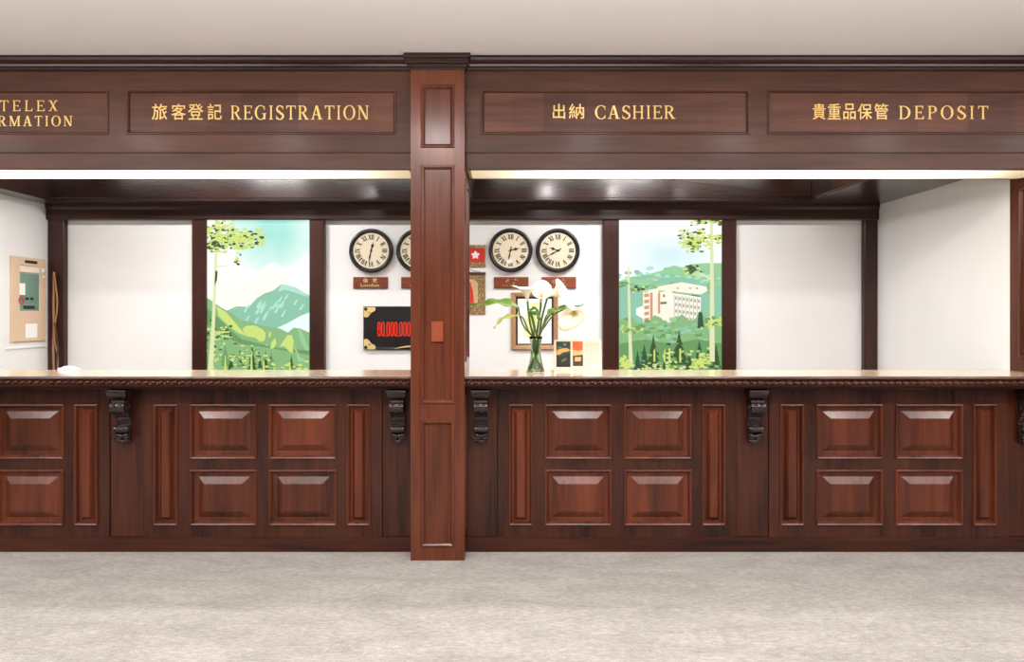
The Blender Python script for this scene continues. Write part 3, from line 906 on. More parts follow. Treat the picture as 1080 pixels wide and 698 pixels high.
# ------------------------------------------------------------------ things on the wall behind the flowers
Yw = YW-.01
t = thing('flower_banner', 'small red banner with a white five-petal flower beside the pillar', 'banner', (X(501.3,Yw), YW, Z(282,Yw)))
x0, x1 = X(491,Yw), X(511.6,Yw)
b = MB(); b.box(x0, x1, YW-.008, YW, Z(276.5,Yw), Z(262,Yw)); link('field', b, M['red'], t)
for a, c in ((258.3,262),(276.5,281.3)):
    b = MB(); b.box(x0-.004, x1+.004, YW-.012, YW, Z(c,Yw), Z(a,Yw)); link('woven_band', b, M['woven'], t)
b = MB(); cx, cz = X(501.4,Yw), Z(269,Yw)
for k in range(5):
    a = PI/2+2*PI*k/5
    b.ball((cx+.020*math.cos(a), YW-.009, cz+.020*math.sin(a)), .018, .002, .012, 12, 6, rot=Matrix.Rotation(-a, 3, 'Y'))
link('flower', b, M['white_paper'], t)

t = thing('hanging_scroll', 'woven hanging picture with a red figure below the red banner', 'wall hanging', (X(496,Yw), YW, Z(331,Yw)))
x0, x1 = X(480,Yw), X(511.8,Yw)
b = MB(); b.box(x0, x1, YW-.008, YW, Z(331.5,Yw), Z(289,Yw)); link('woven_border', b, M['woven'], t)
b = MB(); b.box(x0-.004, x1+.004, YW-.016, YW, Z(289.5,Yw), Z(287,Yw)); link('top_rod', b, M['cable_dark'], t, bevel=.002)
b = MB(); b.tube([(X(484,Yw), YW-.006, Z(287,Yw)), (X(496,Yw), YW-.006, Z(284,Yw)), (X(507,Yw), YW-.006, Z(287,Yw))], .002, 6); link('hanging_cord', b, M['cable_dark'], t)
b = MB(); ax0, ax1, az0, az1 = X(488,Yw), X(504,Yw), Z(321,Yw), Z(300,Yw)
pts = [(ax0, YW-.0085, az0), (ax1, YW-.0085, az0)] + [((ax0+ax1)/2+(ax1-ax0)/2*math.cos(a), YW-.0085, az1+.05*math.sin(a)) for a in [PI*i/10 for i in range(11)]]
b.poly(pts); link('picture', b, plain('tan paper', srgb(204,170,122), .8), t)
b = MB(); cx = X(495.5,Yw)
b.poly([(cx-.045, YW-.0092, az0+.01), (cx+.038, YW-.0092, az0+.01), (cx+.030, YW-.0092, az1-.06), (cx+.012, YW-.0092, az1-.01), (cx-.02, YW-.0092, az1-.015), (cx-.035, YW-.0092, az1-.06)])
b.ball((cx-.004, YW-.0095, az1+.005), .018, .001, .02, 12, 6)
link('painted_figure', b, M['red'], t)

def framed_picture():
    x0, x1, z0, z1 = X(539.3,Yw), X(588.5,Yw), Z(369,Yw), Z(308.3,Yw)
    t = thing('framed_picture', 'light wood framed picture on the wall behind the vase', 'picture', ((x0+x1)/2, YW, z0))
    b = MB(); rect_loops(b, front(YW), x0, x1, z0, z1, [(0,0),(0,.018),(.008,.024),(.030,.020),(.040,.012),(.042,.008)], fill=False); link('frame', b, M['wood_gilt'], t)
    b = MB(); rect_loops(b, front(YW), x0, x1, z0, z1, [(.042,.008),(.058,.005)], fill=False); link('liner', b, M['black'], t)
    b = MB(); y = YW-.005
    rect_loops(b, front(YW), x0, x1, z0, z1, [(.058,.005),(.07,.005)])
    w = x1-x0; h = z1-z0
    Lp = lambda l, e, mi: b.poly([(x0+w*u, y-e, z0+h*v) for u, v in l], mi)
    Lp([(.28,.22),(.52,.22),(.60,.45),(.55,.72),(.66,.80),(.60,.86),(.42,.80),(.30,.55)], .0006, 1)
    Lp([(.40,.42),(.52,.46),(.50,.64),(.42,.62)], .0010, 2)
    link('print', b, [M['white_paper'], plain('pale yellow print', srgb(238,232,168), .7), plain('soft green print', srgb(206,212,140), .7)], t, merge=False)
framed_picture()

# ------------------------------------------------------------------ backlit murals
def mural(px0, px1, py0, py1, name, label, sky, layers, mats, trees):
    Ym = 6.150
    x0, x1, z0, z1 = X(px0,Ym), X(px1,Ym), Z(py1,Ym), Z(py0,Ym)
    t = thing(name, label, 'backlit picture', ((x0+x1)/2, YW, z0), 'backlit landscape pictures')
    b = MB(); b.box(x0, x1, Ym+.002, YW, z0, z1); link('light_box', b, M['white_paper'], t)
    W, H = px1-px0, py1-py0
    b = MB(); e = [0]
    def P(pts, mi):
        e[0] += 1
        q = []
        for (u, v) in pts:
            px = min(max(u/4.226, px0-OX), px1-OX); py = min(max(v/4.226, py0-OY), py1-OY)
            q.append((X(OX+px, Ym), Ym-.00001*e[0], Z(OY+py, Ym)))
        b.poly(q, mi)
    OX, OY = px0-2, 230
    P([(0,0),(900,0),(900,900),(0,900)], 0)
    layers(P)
    link('print', b, [sky]+mats, t, merge=False)
MU = 1.0
def sky_glow(name, cx, cz, rx, rz, inner, outer):
    m, nt, b = newmat(name)
    tc = N(nt, 'ShaderNodeTexCoord'); mp = N(nt, 'ShaderNodeMapping')
    mp.inputs['Location'].default_value = (-cx/rx, 0, -cz/rz); mp.inputs['Scale'].default_value = (1/rx, 0, 1/rz)
    nt.links.new(tc.outputs['Object'], mp.inputs['Vector'])
    n = N(nt, 'ShaderNodeTexNoise', Scale=3.0, Detail=4.0); nt.links.new(tc.outputs['Object'], n.inputs['Vector'])
    ln = N(nt, 'ShaderNodeVectorMath', operation='LENGTH'); nt.links.new(mp.outputs[0], ln.inputs[0])
    ad = N(nt, 'ShaderNodeMath', operation='ADD'); nt.links.new(ln.outputs['Value'], ad.inputs[0]); nt.links.new(n.outputs['Fac'], ad.inputs[1])
    r = ramp(nt, [(.45, inner), (.85, tuple((a+c)/2 for a, c in zip(inner, outer))), (1.25 if False else 1.0, outer)])
    s = N(nt, 'ShaderNodeMath', operation='MULTIPLY'); s.inputs[1].default_value = .62
    nt.links.new(ad.outputs[0], s.inputs[0]); nt.links.new(s.outputs[0], r.inputs['Fac'])
    nt.links.new(r.outputs['Color'], b.inputs['Emission Color']); b.inputs['Emission Strength'].default_value = MU*1.05
    b.inputs['Base Color'].default_value = (.05,.05,.05,1); b.inputs['Roughness'].default_value = .4
    return m
def gm(r, g, b_): return glow('backlit print %d %d %d' % (r, g, b_), srgb(r, g, b_), MU)
CM = [gm(255,251,238), gm(246,240,214), gm(138,194,166), gm(176,222,206), gm(136,182,124), gm(202,222,122), gm(106,154,96),
      gm(222,226,176), gm(60,84,44), gm(206,222,120), gm(150,202,150), gm(232,250,246)]
# indices: 1 snow, 2 snow line, 3 mid mountain, 4 mountain light, 5 front hill, 6 lime, 7 dark hill, 8 trunk, 9 dark leaf, 10 lime leaf, 11 soft green, 12 pale blue
def blob(P, rnd, x, y, rx, ry, mi):
    n = 7; a0 = rnd.uniform(0, 6)
    P([(x+rx*rnd.uniform(.55,1.2)*math.cos(a0+2*PI*i/n), y+ry*rnd.uniform(.55,1.2)*math.sin(a0+2*PI*i/n)) for i in range(n)], mi)
def leaves(P, rnd, x0, x1, y0, y1, n, r=9, pal=(9,10,10,8)):
    for i in range(n):
        u = rnd.gauss(.5,.26); v = rnd.gauss(.5,.26)
        blob(P, rnd, x0+(x1-x0)*min(max(u,0),1), y0+(y1-y0)*min(max(v,0),1), r*rnd.uniform(.6,1.5), r*.6*rnd.uniform(.6,1.3), rnd.choice(pal))
def fir(P, rnd, x, y0, y1, w, mi):
    n = 5; pts = [(x, y0)]
    for i in range(1, n+1):
        f = i/n; yy = y0+(y1-y0)*f
        pts += [(x+w*f, yy), (x+w*f*.55, yy-2)]
    left = [(2*x-p[0]+0.6, p[1]) for p in pts[::-1][:-1]]
    P(pts+left, mi)
def mountain_layers(P):
    r = random.Random(3)
    P([(0,300),(60,278),(120,262),(150,300),(185,318),(215,262),(262,228),(285,205),(318,198),(345,226),(372,262),(410,300),(480,320),(480,480),(0,480)], 1)
    for k in range(34):
        x = r.uniform(120,380); y = 215+abs(x-300)*.55+r.uniform(5,110); l = r.uniform(12,34); s = -1 if x < 300 else 1
        P([(x, y), (x+5, y+2), (x+s*l*.8+3, y+l), (x+s*l*.8, y+l)], 2)
    P([(100,412),(150,392),(200,396),(236,356),(270,335),(310,322),(345,294),(372,298),(410,308),(445,330),(480,345),(480,520),(100,480)], 3)
    for k in range(22):
        x = r.uniform(190,450); y = 318+abs(x-345)*.42+r.uniform(0,100); l = r.uniform(16,42)
        P([(x, y), (x+9, y-4), (x-l*.45+6, y+l), (x-l*.6, y+l*.9)], 4)
    P([(345,294),(372,298),(410,308),(445,330),(470,352),(400,330),(360,318),(330,330)], 4)
    P([(300,500),(370,470),(430,436),(480,420),(480,520),(380,540)], 12)
    P([(0,350),(40,372),(80,400),(130,425),(165,455),(215,462),(250,478),(300,486),(340,492),(375,510),(400,488),(430,492),(480,510),(480,700),(0,700)], 5)
    P([(0,395),(60,440),(120,500),(170,540),(250,560),(340,580),(480,590),(480,700),(0,700)], 7)
    P([(0,470),(80,520),(160,560),(270,575),(480,610),(480,700),(0,700)], 5)
    P([(56,392),(100,420),(140,466),(178,512),(200,530),(150,510),(110,480),(66,436)], 6)
    P([(172,492),(190,480),(225,478),(258,492),(276,512),(272,545),(250,552),(232,534),(200,528),(180,512)], 6)
    P([(338,572),(356,545),(372,522),(392,520),(400,545),(396,604),(376,590),(360,572)], 6)
    P([(300,556),(318,532),(324,560),(310,582),(296,580)], 6); P([(290,510),(300,505),(298,530),(288,530)], 6)
    P([(420,490),(440,510),(470,590),(455,590),(430,550)], 11); P([(400,560),(430,620),(470,640),(420,640)], 11)
    for x, y, h in ((95,560,100),(215,565,115),(275,590,90),(300,595,70),(390,610,75),(160,590,80),(120,600,80),(250,610,60)): fir(P, r, x, y, y+h, h*.22, r.choice((7,9)))
    leaves(P, r, 40, 320, 560, 680, 95, 9, (7,10,10,5,6,9)); leaves(P, r, 45, 120, 480, 540, 40, 9, (10,6,9,7))
    leaves(P, r, 300, 460, 640, 690, 26, 9, (10,7,6)); leaves(P, r, 0, 60, 430, 690, 46, 9, (10,9,7,6))
    for x, yy in ((96,612), (213,592), (268,634), (384,650)): P([(x-2,yy),(x+2,yy),(x+5,682),(x-5,682)], 10)
    P([(50,10),(62,10),(60,150),(56,300),(50,480),(42,700),(18,700),(34,480),(44,300),(49,150)], 8)
    P([(52,235),(62,235),(60,275),(48,300)], 9)
    P([(58,214),(110,208),(110,213),(58,221)], 8)
    leaves(P, r, 0, 130, 5, 150, 190, 10, (9,10,10,6)); leaves(P, r, 90, 265, 50, 135, 200, 10, (9,10,10,6)); leaves(P, r, 138, 172, 140, 205, 16, 8, (9,9,10))
    leaves(P, r, 0, 60, 100, 150, 25, 9, (9,10))
def hotel_layers(P):
    r = random.Random(5)
    P([(0,280),(60,262),(130,252),(190,236),(250,210),(290,220),(330,205),(400,200),(480,200),(480,520),(0,520)], 11)
    leaves(P, r, 0, 470, 225, 300, 90, 16, (11,4,3)); leaves(P, r, 0, 110, 270, 500, 70, 16, (3,11,7,5)); leaves(P, r, 390, 480, 260, 480, 60, 16, (3,5,11))
    P([(60,290),(130,300),(190,270),(260,262),(330,270),(400,300),(480,300),(480,560),(0,560),(0,320)], 3)
    leaves(P, r, 20, 470, 290, 340, 70, 14, (3,11,5))
    # building
    P([(84,402),(118,390),(118,450),(84,430)], 1)
    P([(115,326),(182,312),(185,330),(240,322),(245,470),(115,470)], 13)
    P([(240,322),(246,334),(372,352),(372,470),(246,470)], 1)
    P([(178,306),(285,286),(398,306),(400,326),(372,340),(245,326),(185,322)], 13)
    P([(285,286),(398,306),(398,312),(285,294)], 1)
    for k in range(5): P([(120,338+k*27),(142,335+k*27),(142,350+k*27),(120,353+k*27)], 14)
    P([(146,332),(158,331),(158,470),(146,470)], 14); P([(181,332),(191,331),(191,425),(181,425)], 14)
    P([(192,374),(220,372),(220,382),(192,384)], 15); P([(204,340),(212,340),(212,352),(204,352)], 15)
    for i in range(7):
        x = 252+i*17; y = 340+i*2.4
        P([(x,y),(x+2.5,y),(x+2.5,462),(x,462)], 15)
        for k in range(4): P([(x+5,y+8+k*29),(x+14,y+9+k*29),(x+14,y+24+k*29),(x+5,y+23+k*29)], 16)
    P([(330,340),(370,346),(370,352),(330,346)], 15)
    for x in (265,320,350): P([(x,308),(x+9,309),(x+9,317),(x,316)], 16)
    P([(0,455),(60,440),(100,470),(140,460),(165,432),(195,444),(215,470),(245,462),(268,440),(290,428),(320,456),(345,452),(372,408),(392,446),(430,440),(480,430),(480,700),(0,700)], 5)
    leaves(P, r, 0, 470, 450, 560, 110, 15, (5,11,3,7))
    P([(0,560),(120,540),(240,560),(360,540),(480,560),(480,700),(0,700)], 7)
    for x, y, h, w in ((160,520,150,36),(275,505,150,44),(215,598,80,20),(365,545,110,30),(120,560,110,26),(320,590,90,22),(440,560,110,26),(90,590,90,22)): fir(P, r, x, y, y+h, w, r.choice((9,9,17)))
    P([(362,418),(378,420),(386,490),(356,490)], 17)
    leaves(P, r, 60, 440, 560, 690, 80, 11, (7,9,5,6,17))
    for x in (165,210,280,232): P([(x-4,575+r.uniform(0,40)),(x+4,580),(x+4,640),(x-4,640)], 10)
    P([(412,10),(427,10),(430,300),(434,640),(410,640),(413,300)], 8)
    P([(45,216),(53,216),(60,450),(70,665),(52,665),(48,450)], 8)
    P([(415,275),(380,258),(350,240),(352,236),(385,250),(415,264)], 8)
    leaves(P, r, 280, 412, 50, 150, 150, 10, (9,10,10,6)); leaves(P, r, 300, 372, 205, 250, 30, 9, (9,9,10)); leaves(P, r, 330, 480, 0, 32, 40, 10, (9,10,10))
    leaves(P, r, 430, 480, 66, 110, 26, 9, (9,10,10)); leaves(P, r, 376, 476, 440, 490, 36, 10, (10,6,7)); leaves(P, r, 325, 410, 605, 672, 46, 10, (10,10,6))
    leaves(P, r, 0, 70, 615, 690, 46, 10, (10,10,6)); leaves(P, r, 60, 130, 300, 330, 22, 9, (7,9,10)); leaves(P, r, 0, 110, 480, 510, 34, 9, (10,6,7)); leaves(P, r, 90, 330, 640, 690, 40, 8, (10,6,8))
    leaves(P, r, 0, 46, 280, 310, 10, 9, (7,9))
mats1 = CM
mats2 = CM + [gm(250,240,220), gm(206,150,116), gm(110,112,96), gm(176,170,146), gm(44,84,58)]
mural(217, 326.5, 231.5, 391, 'mountain_picture', 'backlit picture of snowy mountains and a tall pine', sky_glow('printed sky teal', .14, 1.28, .40, .38, srgb(150,220,206), srgb(246,252,246)), mountain_layers, mats1, 0)
mural(653, 762, 231.5, 391, 'hotel_picture', 'backlit picture of a white hotel block among green trees', sky_glow('printed sky pale', -.02, 1.05, .42, .22, srgb(206,232,236), srgb(252,253,252)), hotel_layers, mats2, 0)

# ------------------------------------------------------------------ left wall control panel and cables
def wy(px): return -XL*F/(CX-px)
def wz(px, py): return EZ+(HY-py)*wy(px)/F
Y0, Y1, Z0, Z1 = wy(10), wy(46), 1.232, 1.955
t = thing('control_panel', 'beige control panel with green glass on the side wall', 'control panel', (XL, (Y0+Y1)/2, Z0))
FR = facing_right(XL)
b = MB(); gy0, gy1, gz0, gz1 = wy(18.3), wy(40), 1.492, 1.885
face_with_holes(b, facing_right(XL+.022), Y0+.004, Y1-.004, Z0+.004, Z1-.004, [(gy0, gy1, gz0, gz1)])
rect_loops(b, FR, Y0, Y1, Z0, Z1, [(0,0),(0,.018),(.004,.022)], fill=False)
rect_loops(b, FR, gy0, gy1, gz0, gz1, [(0,.022),(.004,.012)], fill=False)
link('housing', b, M['beige_metal'], t)
b = MB(); rect_loops(b, FR, gy0, gy1, gz0, gz1-.065, [(.004,.012),(.01,.012)]); link('display_glass', b, M['green_glass'], t)
b = MB(); rect_loops(b, FR, gy0, gy1, gz1-.062, gz1, [(.004,.012),(.01,.012)]); link('header_strip', b, M['cream_paper'], t)
def wall_rect(name, a, c, za, zb, mat, h, par=t):
    m = MB(); m.box(XL+h-.001, XL+h+.001, wy(a), wy(c), za, zb); return link(name, m, mat, par)
wall_rect('name_label', 23.5, 36.5, 1.905, 1.93, M['ink'], .0235)
wall_rect('warning_label', 23, 35, 1.512, 1.54, M['ink'], .0145)
wall_rect('notice', 24, 36.5, 1.262, 1.385, M['white_paper'], .0235)
wall_rect('stain_label', 23.5, 34, 1.40, 1.475, M['pink_line'], .0233)
for a, c, za, zb in ((17.5,23.5,1.63,1.73),(41,44,1.84,1.87),(42,44.5,1.79,1.81)):
    wall_rect('sticker', a, c, za, zb, M['white_paper'], .0245)
b = MB(); b.lathe([(.032,0),(.032,.002),(.022,.002),(.022,0)], (XL+.0255, wy(19.5), 1.585), 'x', 24, closed=True); link('prohibition_sign', b, M['red'], t)
for a in (26.5, 31.5):
    b = MB(); b.lathe([(.012,0),(.012,.012),(.0001,.014)], (XL+.013, wy(a), 1.60), 'x', 16); link('knob', b, M['ink'], t)
b = MB(); b.box(XL, XL+.012, wy(5), wy(46.5), 1.175, 1.187); o = link('wall_ledge', b, M['white_wall'], base=(XL, (wy(5)+wy(46.5))/2, 1.175)); tag(o, 'thin white ledge on the side wall under the control panel', 'ledge')

for i, (pts, r, mt, lab) in enumerate((
    ([(56.8,287),(56.9,300),(56.4,320),(57.0,345),(56.2,365),(57.2,400)], .010, 'cable_tan', 'thick tan cable running straight down the corner post'),
    ([(57.5,288),(59,300),(60.8,316),(60.2,330),(57.8,345),(58.6,362),(61.2,375),(60.6,400)], .007, 'cable_tan', 'tan cable looping away from the corner post'),
    ([(58.3,340),(60.4,352),(62.0,366),(61.0,380),(60,400)], .006, 'cable_dark', 'short dark cable hanging low on the corner post'))):
    ctrl = [Vector((X(a, 6.095), 6.095-.006*i, Z(c, 6.095))) for a, c in pts]
    fine = []
    for k in range(len(ctrl)-1):
        p0, p1, p2, p3 = ctrl[max(k-1,0)], ctrl[k], ctrl[k+1], ctrl[min(k+2,len(ctrl)-1)]
        for s in range(6):
            u = s/6
            fine.append(.5*((2*p1)+(p2-p0)*u+(2*p0-5*p1+4*p2-p3)*u*u+(3*p1-p0-3*p2+p3)*u**3))
    fine.append(ctrl[-1])
    b = MB(); b.tube(fine, r, 8); o = link('cable', b, M[mt], base=tuple(fine[-1])); tag(o, lab, 'cable', 'cables by the corner post')

# crumpled plastic bag on the counter
b = MB(); r = random.Random(4)
cx, cy = X(72.5, 4.48), 4.48
n, m_ = 22, 9; vs = []
for i in range(m_+1):
    tt = PI/2*i/m_
    for k in range(n):
        a = 2*PI*k/n; q = r.uniform(.78,1.12)
        vs.append((cx+.075*q*math.cos(tt)*math.cos(a), cy+.04*q*math.cos(tt)*math.sin(a), ZTOP+.0005+(.030*q*math.sin(tt) if i else 0)))
b.add(vs, [(i*n+k, i*n+(k+1)%n, (i+1)*n+(k+1)%n, (i+1)*n+k) for i in range(m_) for k in range(n)], 0, False)
b.add(vs, [list(range(n))[::-1]])
o = link('plastic_bag', b, M['plastic_white'], base=(cx, cy, ZTOP)); tag(o, 'small crumpled white bag lying on the worktop under the TELEX sign', 'bag')

# ------------------------------------------------------------------ brochure display on the worktop
def brochure():
    Yd = 4.47
    x0, x1, z0, z1 = X(584.5,Yd), X(634.5,Yd), ZTOP+.0008, Z(358.5,Yd)
    t = thing('brochure_stand', 'white printed leaflet stand with two small pictures beside the vase', 'leaflet', ((x0+x1)/2, Yd, ZTOP))
    b = MB()
    b.prism([(Yd,z0),(Yd+.004,z0),(Yd+.024,z1),(Yd+.020,z1)], 'x', x0, x1)
    b.prism([(Yd+.058,z0),(Yd+.061,z0),(Yd+.026,z1),(Yd+.022,z1)], 'x', x0, x1)
    link('card', b, M['cream_paper'], t)
    def Q(px, py, e=.0008):
        z = Z(py, Yd); f = (z-z0)/(z1-z0)
        return (X(px, Yd), Yd+.020*f-e, z)
    mats = [plain('print dark green', srgb(44,56,44), .5), plain('print gold', srgb(214,172,92), .5), plain('print black', srgb(28,26,22), .5), plain('print grey', srgb(110,118,108), .5), plain('print green', srgb(84,112,72), .5)]
    b = MB(); p = lambda l, mi, e: b.poly([Q(a, c, e) for a, c in l], mi)
    p([(586.8,387),(601.8,387),(601.8,360.2),(586.8,360.2)], 0, .0008)
    p([(586.8,374),(590,374.2),(594,371.5),(598,371),(601.8,369.5),(598,367),(593,367.5),(588,369)], 1, .0012)
    p([(589,368),(593,367),(591,365),(588,366)], 4, .0013); p([(594,362),(598,362),(597,365),(594.5,364.5)], 3, .0013)
    p([(586.8,387),(601.8,387),(601.8,372),(596,374),(592,377),(588,376)], 2, .0014)
    p([(592,380),(597,377),(598,379),(593,382)], 4, .0016)
    link('picture', b, mats, t, merge=False)
    mats2 = [plain('print orange', srgb(226,104,44), .5), plain('print pale orange', srgb(236,178,122), .5), plain('print brown', srgb(70,48,32), .5), plain('print sand', srgb(206,176,128), .5)]
    b = MB(); p = lambda l, mi, e: b.poly([Q(a, c, e) for a, c in l], mi)
    p([(604.2,386),(615,386),(615,360.2),(604.2,360.2)], 0, .0008)
    p([(604.2,375),(615,375),(615,369),(610,370.2),(604.2,369)], 1, .0012)
    p([(604.2,386),(615,386),(615,374),(604.2,375.2)], 2, .0013)
    p([(606,381),(612.5,381),(613,376.5),(606.5,376.5)], 3, .0015)
    link('picture', b, mats2, t, merge=False)
    b = MB()
    for k in range(9):
        px = 618.5+k*1.6
        for (a, c) in ((361,386-(k*5 % 9)),):
            b.poly([Q(px,c,.0009), Q(px+.7,c,.0009), Q(px+.7,a,.0009), Q(px,a,.0009)])
    link('print_lines', b, M['pink_line'], t, merge=False)
brochure()

# ------------------------------------------------------------------ vase of calla lilies
YV = 4.34
VX = X(565, YV)
def V3(px, py, dy=0): return Vector((X(px, YV+dy), YV+dy, Z(py, YV+dy)))
t = thing('vase', 'clear glass vase of white calla lilies on the worktop', 'vase', (VX, YV, ZTOP))
n = 40; prof = [(.0,.0),(.050,.0005),(.055,.004),(.054,.012),(.047,.035),(.040,.07),(.034,.11),(.031,.145),(.032,.175),(.036,.205),(.043,.230)]
def flute(prof, k, tw, inner=0):
    m = MB(); vs = []
    for r, h in prof:
        for i in range(n):
            a = 2*PI*i/n; rr = max(r-inner, 0)*(1+(k*math.cos(8*(a+tw*h)) if not inner else 0))
            vs.append((VX+rr*math.cos(a), YV+rr*math.sin(a), ZTOP+.0008+h))
    return vs
outer = flute(prof, .035, 4)
inp = [(.040,.229),(.033,.205),(.029,.175),(.028,.145),(.031,.11),(.037,.07),(.044,.035),(.050,.016),(.0,.014)]
vi = flute(inp, 0, 0)
m = MB(); allv = outer+vi; L = len(prof)+len(inp)
m.add(allv, [(i*n+k, i*n+(k+1)%n, (i+1)*n+(k+1)%n, (i+1)*n+k) for i in range(L-1) for k in range(n)], 0, True)
link('glass', m, M['glass'], t)
m = MB(); wp = [(.0,.0145),(.0493,.0165),(.0433,.035),(.0363,.07),(.0303,.11),(.0275,.140),(.0,.140)]
vs = flute(wp, 0, 0)
m.add(vs, [(i*n+k, i*n+(k+1)%n, (i+1)*n+(k+1)%n, (i+1)*n+k) for i in range(len(wp)-1) for k in range(n)], 0, True)
link('water', m, M['water'], t)

def curve(pts, steps=8):
    out = []
    for k in range(len(pts)-1):
        p0, p1, p2, p3 = pts[max(k-1,0)], pts[k], pts[k+1], pts[min(k+2,len(pts)-1)]
        for s in range(steps):
            u = s/steps
            out.append(.5*((2*p1)+(p2-p0)*u+(2*p0-5*p1+4*p2-p3)*u*u+(3*p1-p0-3*p2+p3)*u**3))
    return out+[pts[-1]]
def foot(ang, r=.030):
    return Vector((VX+r*math.cos(ang), YV+r*math.sin(ang), ZTOP+.022))
def neck(ang, r=.018):
    return Vector((VX+r*math.cos(ang), YV+r*math.sin(ang), ZTOP+.16))
def rimp(ang, r=.024):
    return Vector((VX+r*math.cos(ang), YV+r*math.sin(ang), ZTOP+.225))
def spathe(base, axis, tip, length, R, tiplen, mb, bend=None):
    axis = axis.normalized(); tip = (tip-axis*tip.dot(axis)).normalized(); side = axis.cross(tip)
    nt, nu = 14, 32; vs = []
    for i in range(nt+1):
        f = i/nt
        for k in range(nu):
            a = 2*PI*k/nu*0.985 + .04
            c = .5+.5*math.cos(a)                       # 1 at the tip side
            ln = length*(.72 + .28*c) + tiplen*(max(0, math.cos(a))**6)
            r = (.007 + R*(f**1.7)) * (1+.12*math.cos(2*a)*f)
            h = ln*(f - .10*f**6)
            flare = R*.35*f**7*(0.5+c)
            p = base + axis*h + (tip*math.cos(a)+side*math.sin(a))*(r+flare)
            if bend is not None: p = p + bend*(f*f)
            vs.append(p)
    mb.add(vs, [(i*nu+k, i*nu+(k+1)%nu, (i+1)*nu+(k+1)%nu, (i+1)*nu+k) for i in range(nt) for k in range(nu)], 0, True)
def calla(ang, mid, base, axis, tip, length, R, tiplen, label, bend=None):
    pts = [foot(ang+PI), neck(ang), rimp(ang)] + mid + [base]
    t = thing('calla_lily', label, 'flower', tuple(pts[0]), 'calla lilies in the vase')
    c = curve(pts)
    b = MB(); b.tube(c, [.0068]*(len(c)-1)+[.008], 8); link('stem', b, M['stem'], t)
    b = MB(); spathe(base-axis.normalized()*.004, axis, tip, length, R, tiplen, b, bend); link('spathe', b, M['petal'], t, solid=.0015)
    b = MB(); a = axis.normalized(); b.tube([base, base+a*length*.25, base+a*length*.55, base+a*length*.62], [.004,.0055,.005,.001], 8); link('spadix', b, M['spadix'], t)
V = Vector
calla(2.2, [V3(559,340), V3(557,325)], V3(556.5,317), V((-.22,-.25,1)), V((-1,-.5,.5)), .115, .046, .030, 'upright white calla lily, leftmost bloom of the vase')
calla(1.3, [V3(568,340,.01), V3(570,325,.01)], V3(570.5,318,.01), V((.05,-.55,.85)), V((.1,.5,.8)), .105, .048, .022, 'broad white calla lily, middle bloom of the vase')
calla(.3, [V3(571,338,-.02), V3(575,322,-.03)], V3(578,312,-.04), V((.86,-.40,.26)), V((.35,-.2,-1)), .150, .072, .030, 'large white calla lily arching over sideways, topmost bloom of the vase', V((.0,-.01,-.015)))
calla(-.4, [V3(577,336,-.0), V3(590,324,.0), V3(601,323,-.01)], V3(605.5,328,-.03), V((-.20,-.80,-.62)), V((-.6,-.2,-.75)), .085, .055, .050, 'drooping white calla lily, lowest bloom of the vase')

def leafblade(ang, mid, path, width, label, mat, fold=.35, wave=.006, nose=1.0):
    pts = [foot(ang+PI, .024), neck(ang, .014), rimp(ang, .02)] + mid + [path[0]]
    t = thing('calla_leaf', label, 'leaf', tuple(pts[0]), 'leaves in the vase')
    c = curve(pts); b = MB(); b.tube(c, .0052, 7); link('stalk', b, M['stem'], t)
    p = curve(path, 10); n = len(p); b = MB(); vs = []
    for i, q in enumerate(p):
        f = i/(n-1)
        tg = (p[min(i+1,n-1)]-p[max(i-1,0)]).normalized()
        sd = tg.cross(V((0,-.55,.83))).normalized(); up = sd.cross(tg).normalized()
        w = width*(math.sin(PI*min(1, f**.62*.985+.015)))**.8*(1 if f > .06 else .6)
        for j in range(-3, 4):
            s = j/3
            wv = wave*math.sin(f*19+s*2)*abs(s)
            vs.append(q + sd*(w*s*math.cos(fold)) + up*(abs(s)*w*math.sin(fold)+wv))
    b.add(vs, [(i*7+j, i*7+j+1, (i+1)*7+j+1, (i+1)*7+j) for i in range(n-1) for j in range(6)], 0, True)
    link('blade', b, mat, t, solid=.001)
leafblade(2.9, [V3(553,345,-.02), V3(548,332,-.03)], [V3(547,325,-.03), V3(538,321,-.05), V3(525,319,-.06), V3(510,320,-.05), V3(495.5,321.5,-.01)], .040, 'long green leaf reaching sideways from the vase towards the pillar', M['leaf'], .25, .008)
leafblade(3.3, [V3(557,348,-.05), V3(552,336,-.06)], [V3(548,333,-.06), V3(540,333.5,-.08), V3(531,336,-.09), V3(525,341,-.09), V3(521,346.5,-.08)], .020, 'pale drooping leaf with a curled tip below the long green leaf', M['leaf_pale'], .3, .006)
leafblade(.1, [V3(572,345,-.04), V3(575,336,-.05)], [V3(577,332,-.05), V3(583,328,-.06), V3(590,326.5,-.07), V3(597,324,-.06)], .028, 'bright green leaf beside the drooping lily', M['leaf'], .3, .005)
leafblade(4.2, [V3(563,346,-.06), V3(561,336,-.08)], [V3(560,334,-.08), V3(563,331,-.10), V3(567,333,-.11), V3(569,339,-.11)], .026, 'dark folded leaf at the centre of the bunch', M['leaf_dark'], .5, .006)
leafblade(5.0, [V3(563,340,-.03), V3(561,332,-.04)], [V3(560,331,-.05), V3(561,327,-.06), V3(565,326,-.07), V3(568,330,-.08)], .018, 'small dark leaf curling above the centre of the bunch', M['leaf_dark'], .5, .004)
leafblade(.8, [V3(574,345,.03), V3(584,332,.05), V3(598,325,.05)], [V3(604,324,.03), V3(608,323.5,.02), V3(612,323,.0), V3(615.5,320.5,-.02)], .012, 'small green leaf tip beyond the drooping lily', M['leaf_dark'], .4, .003)

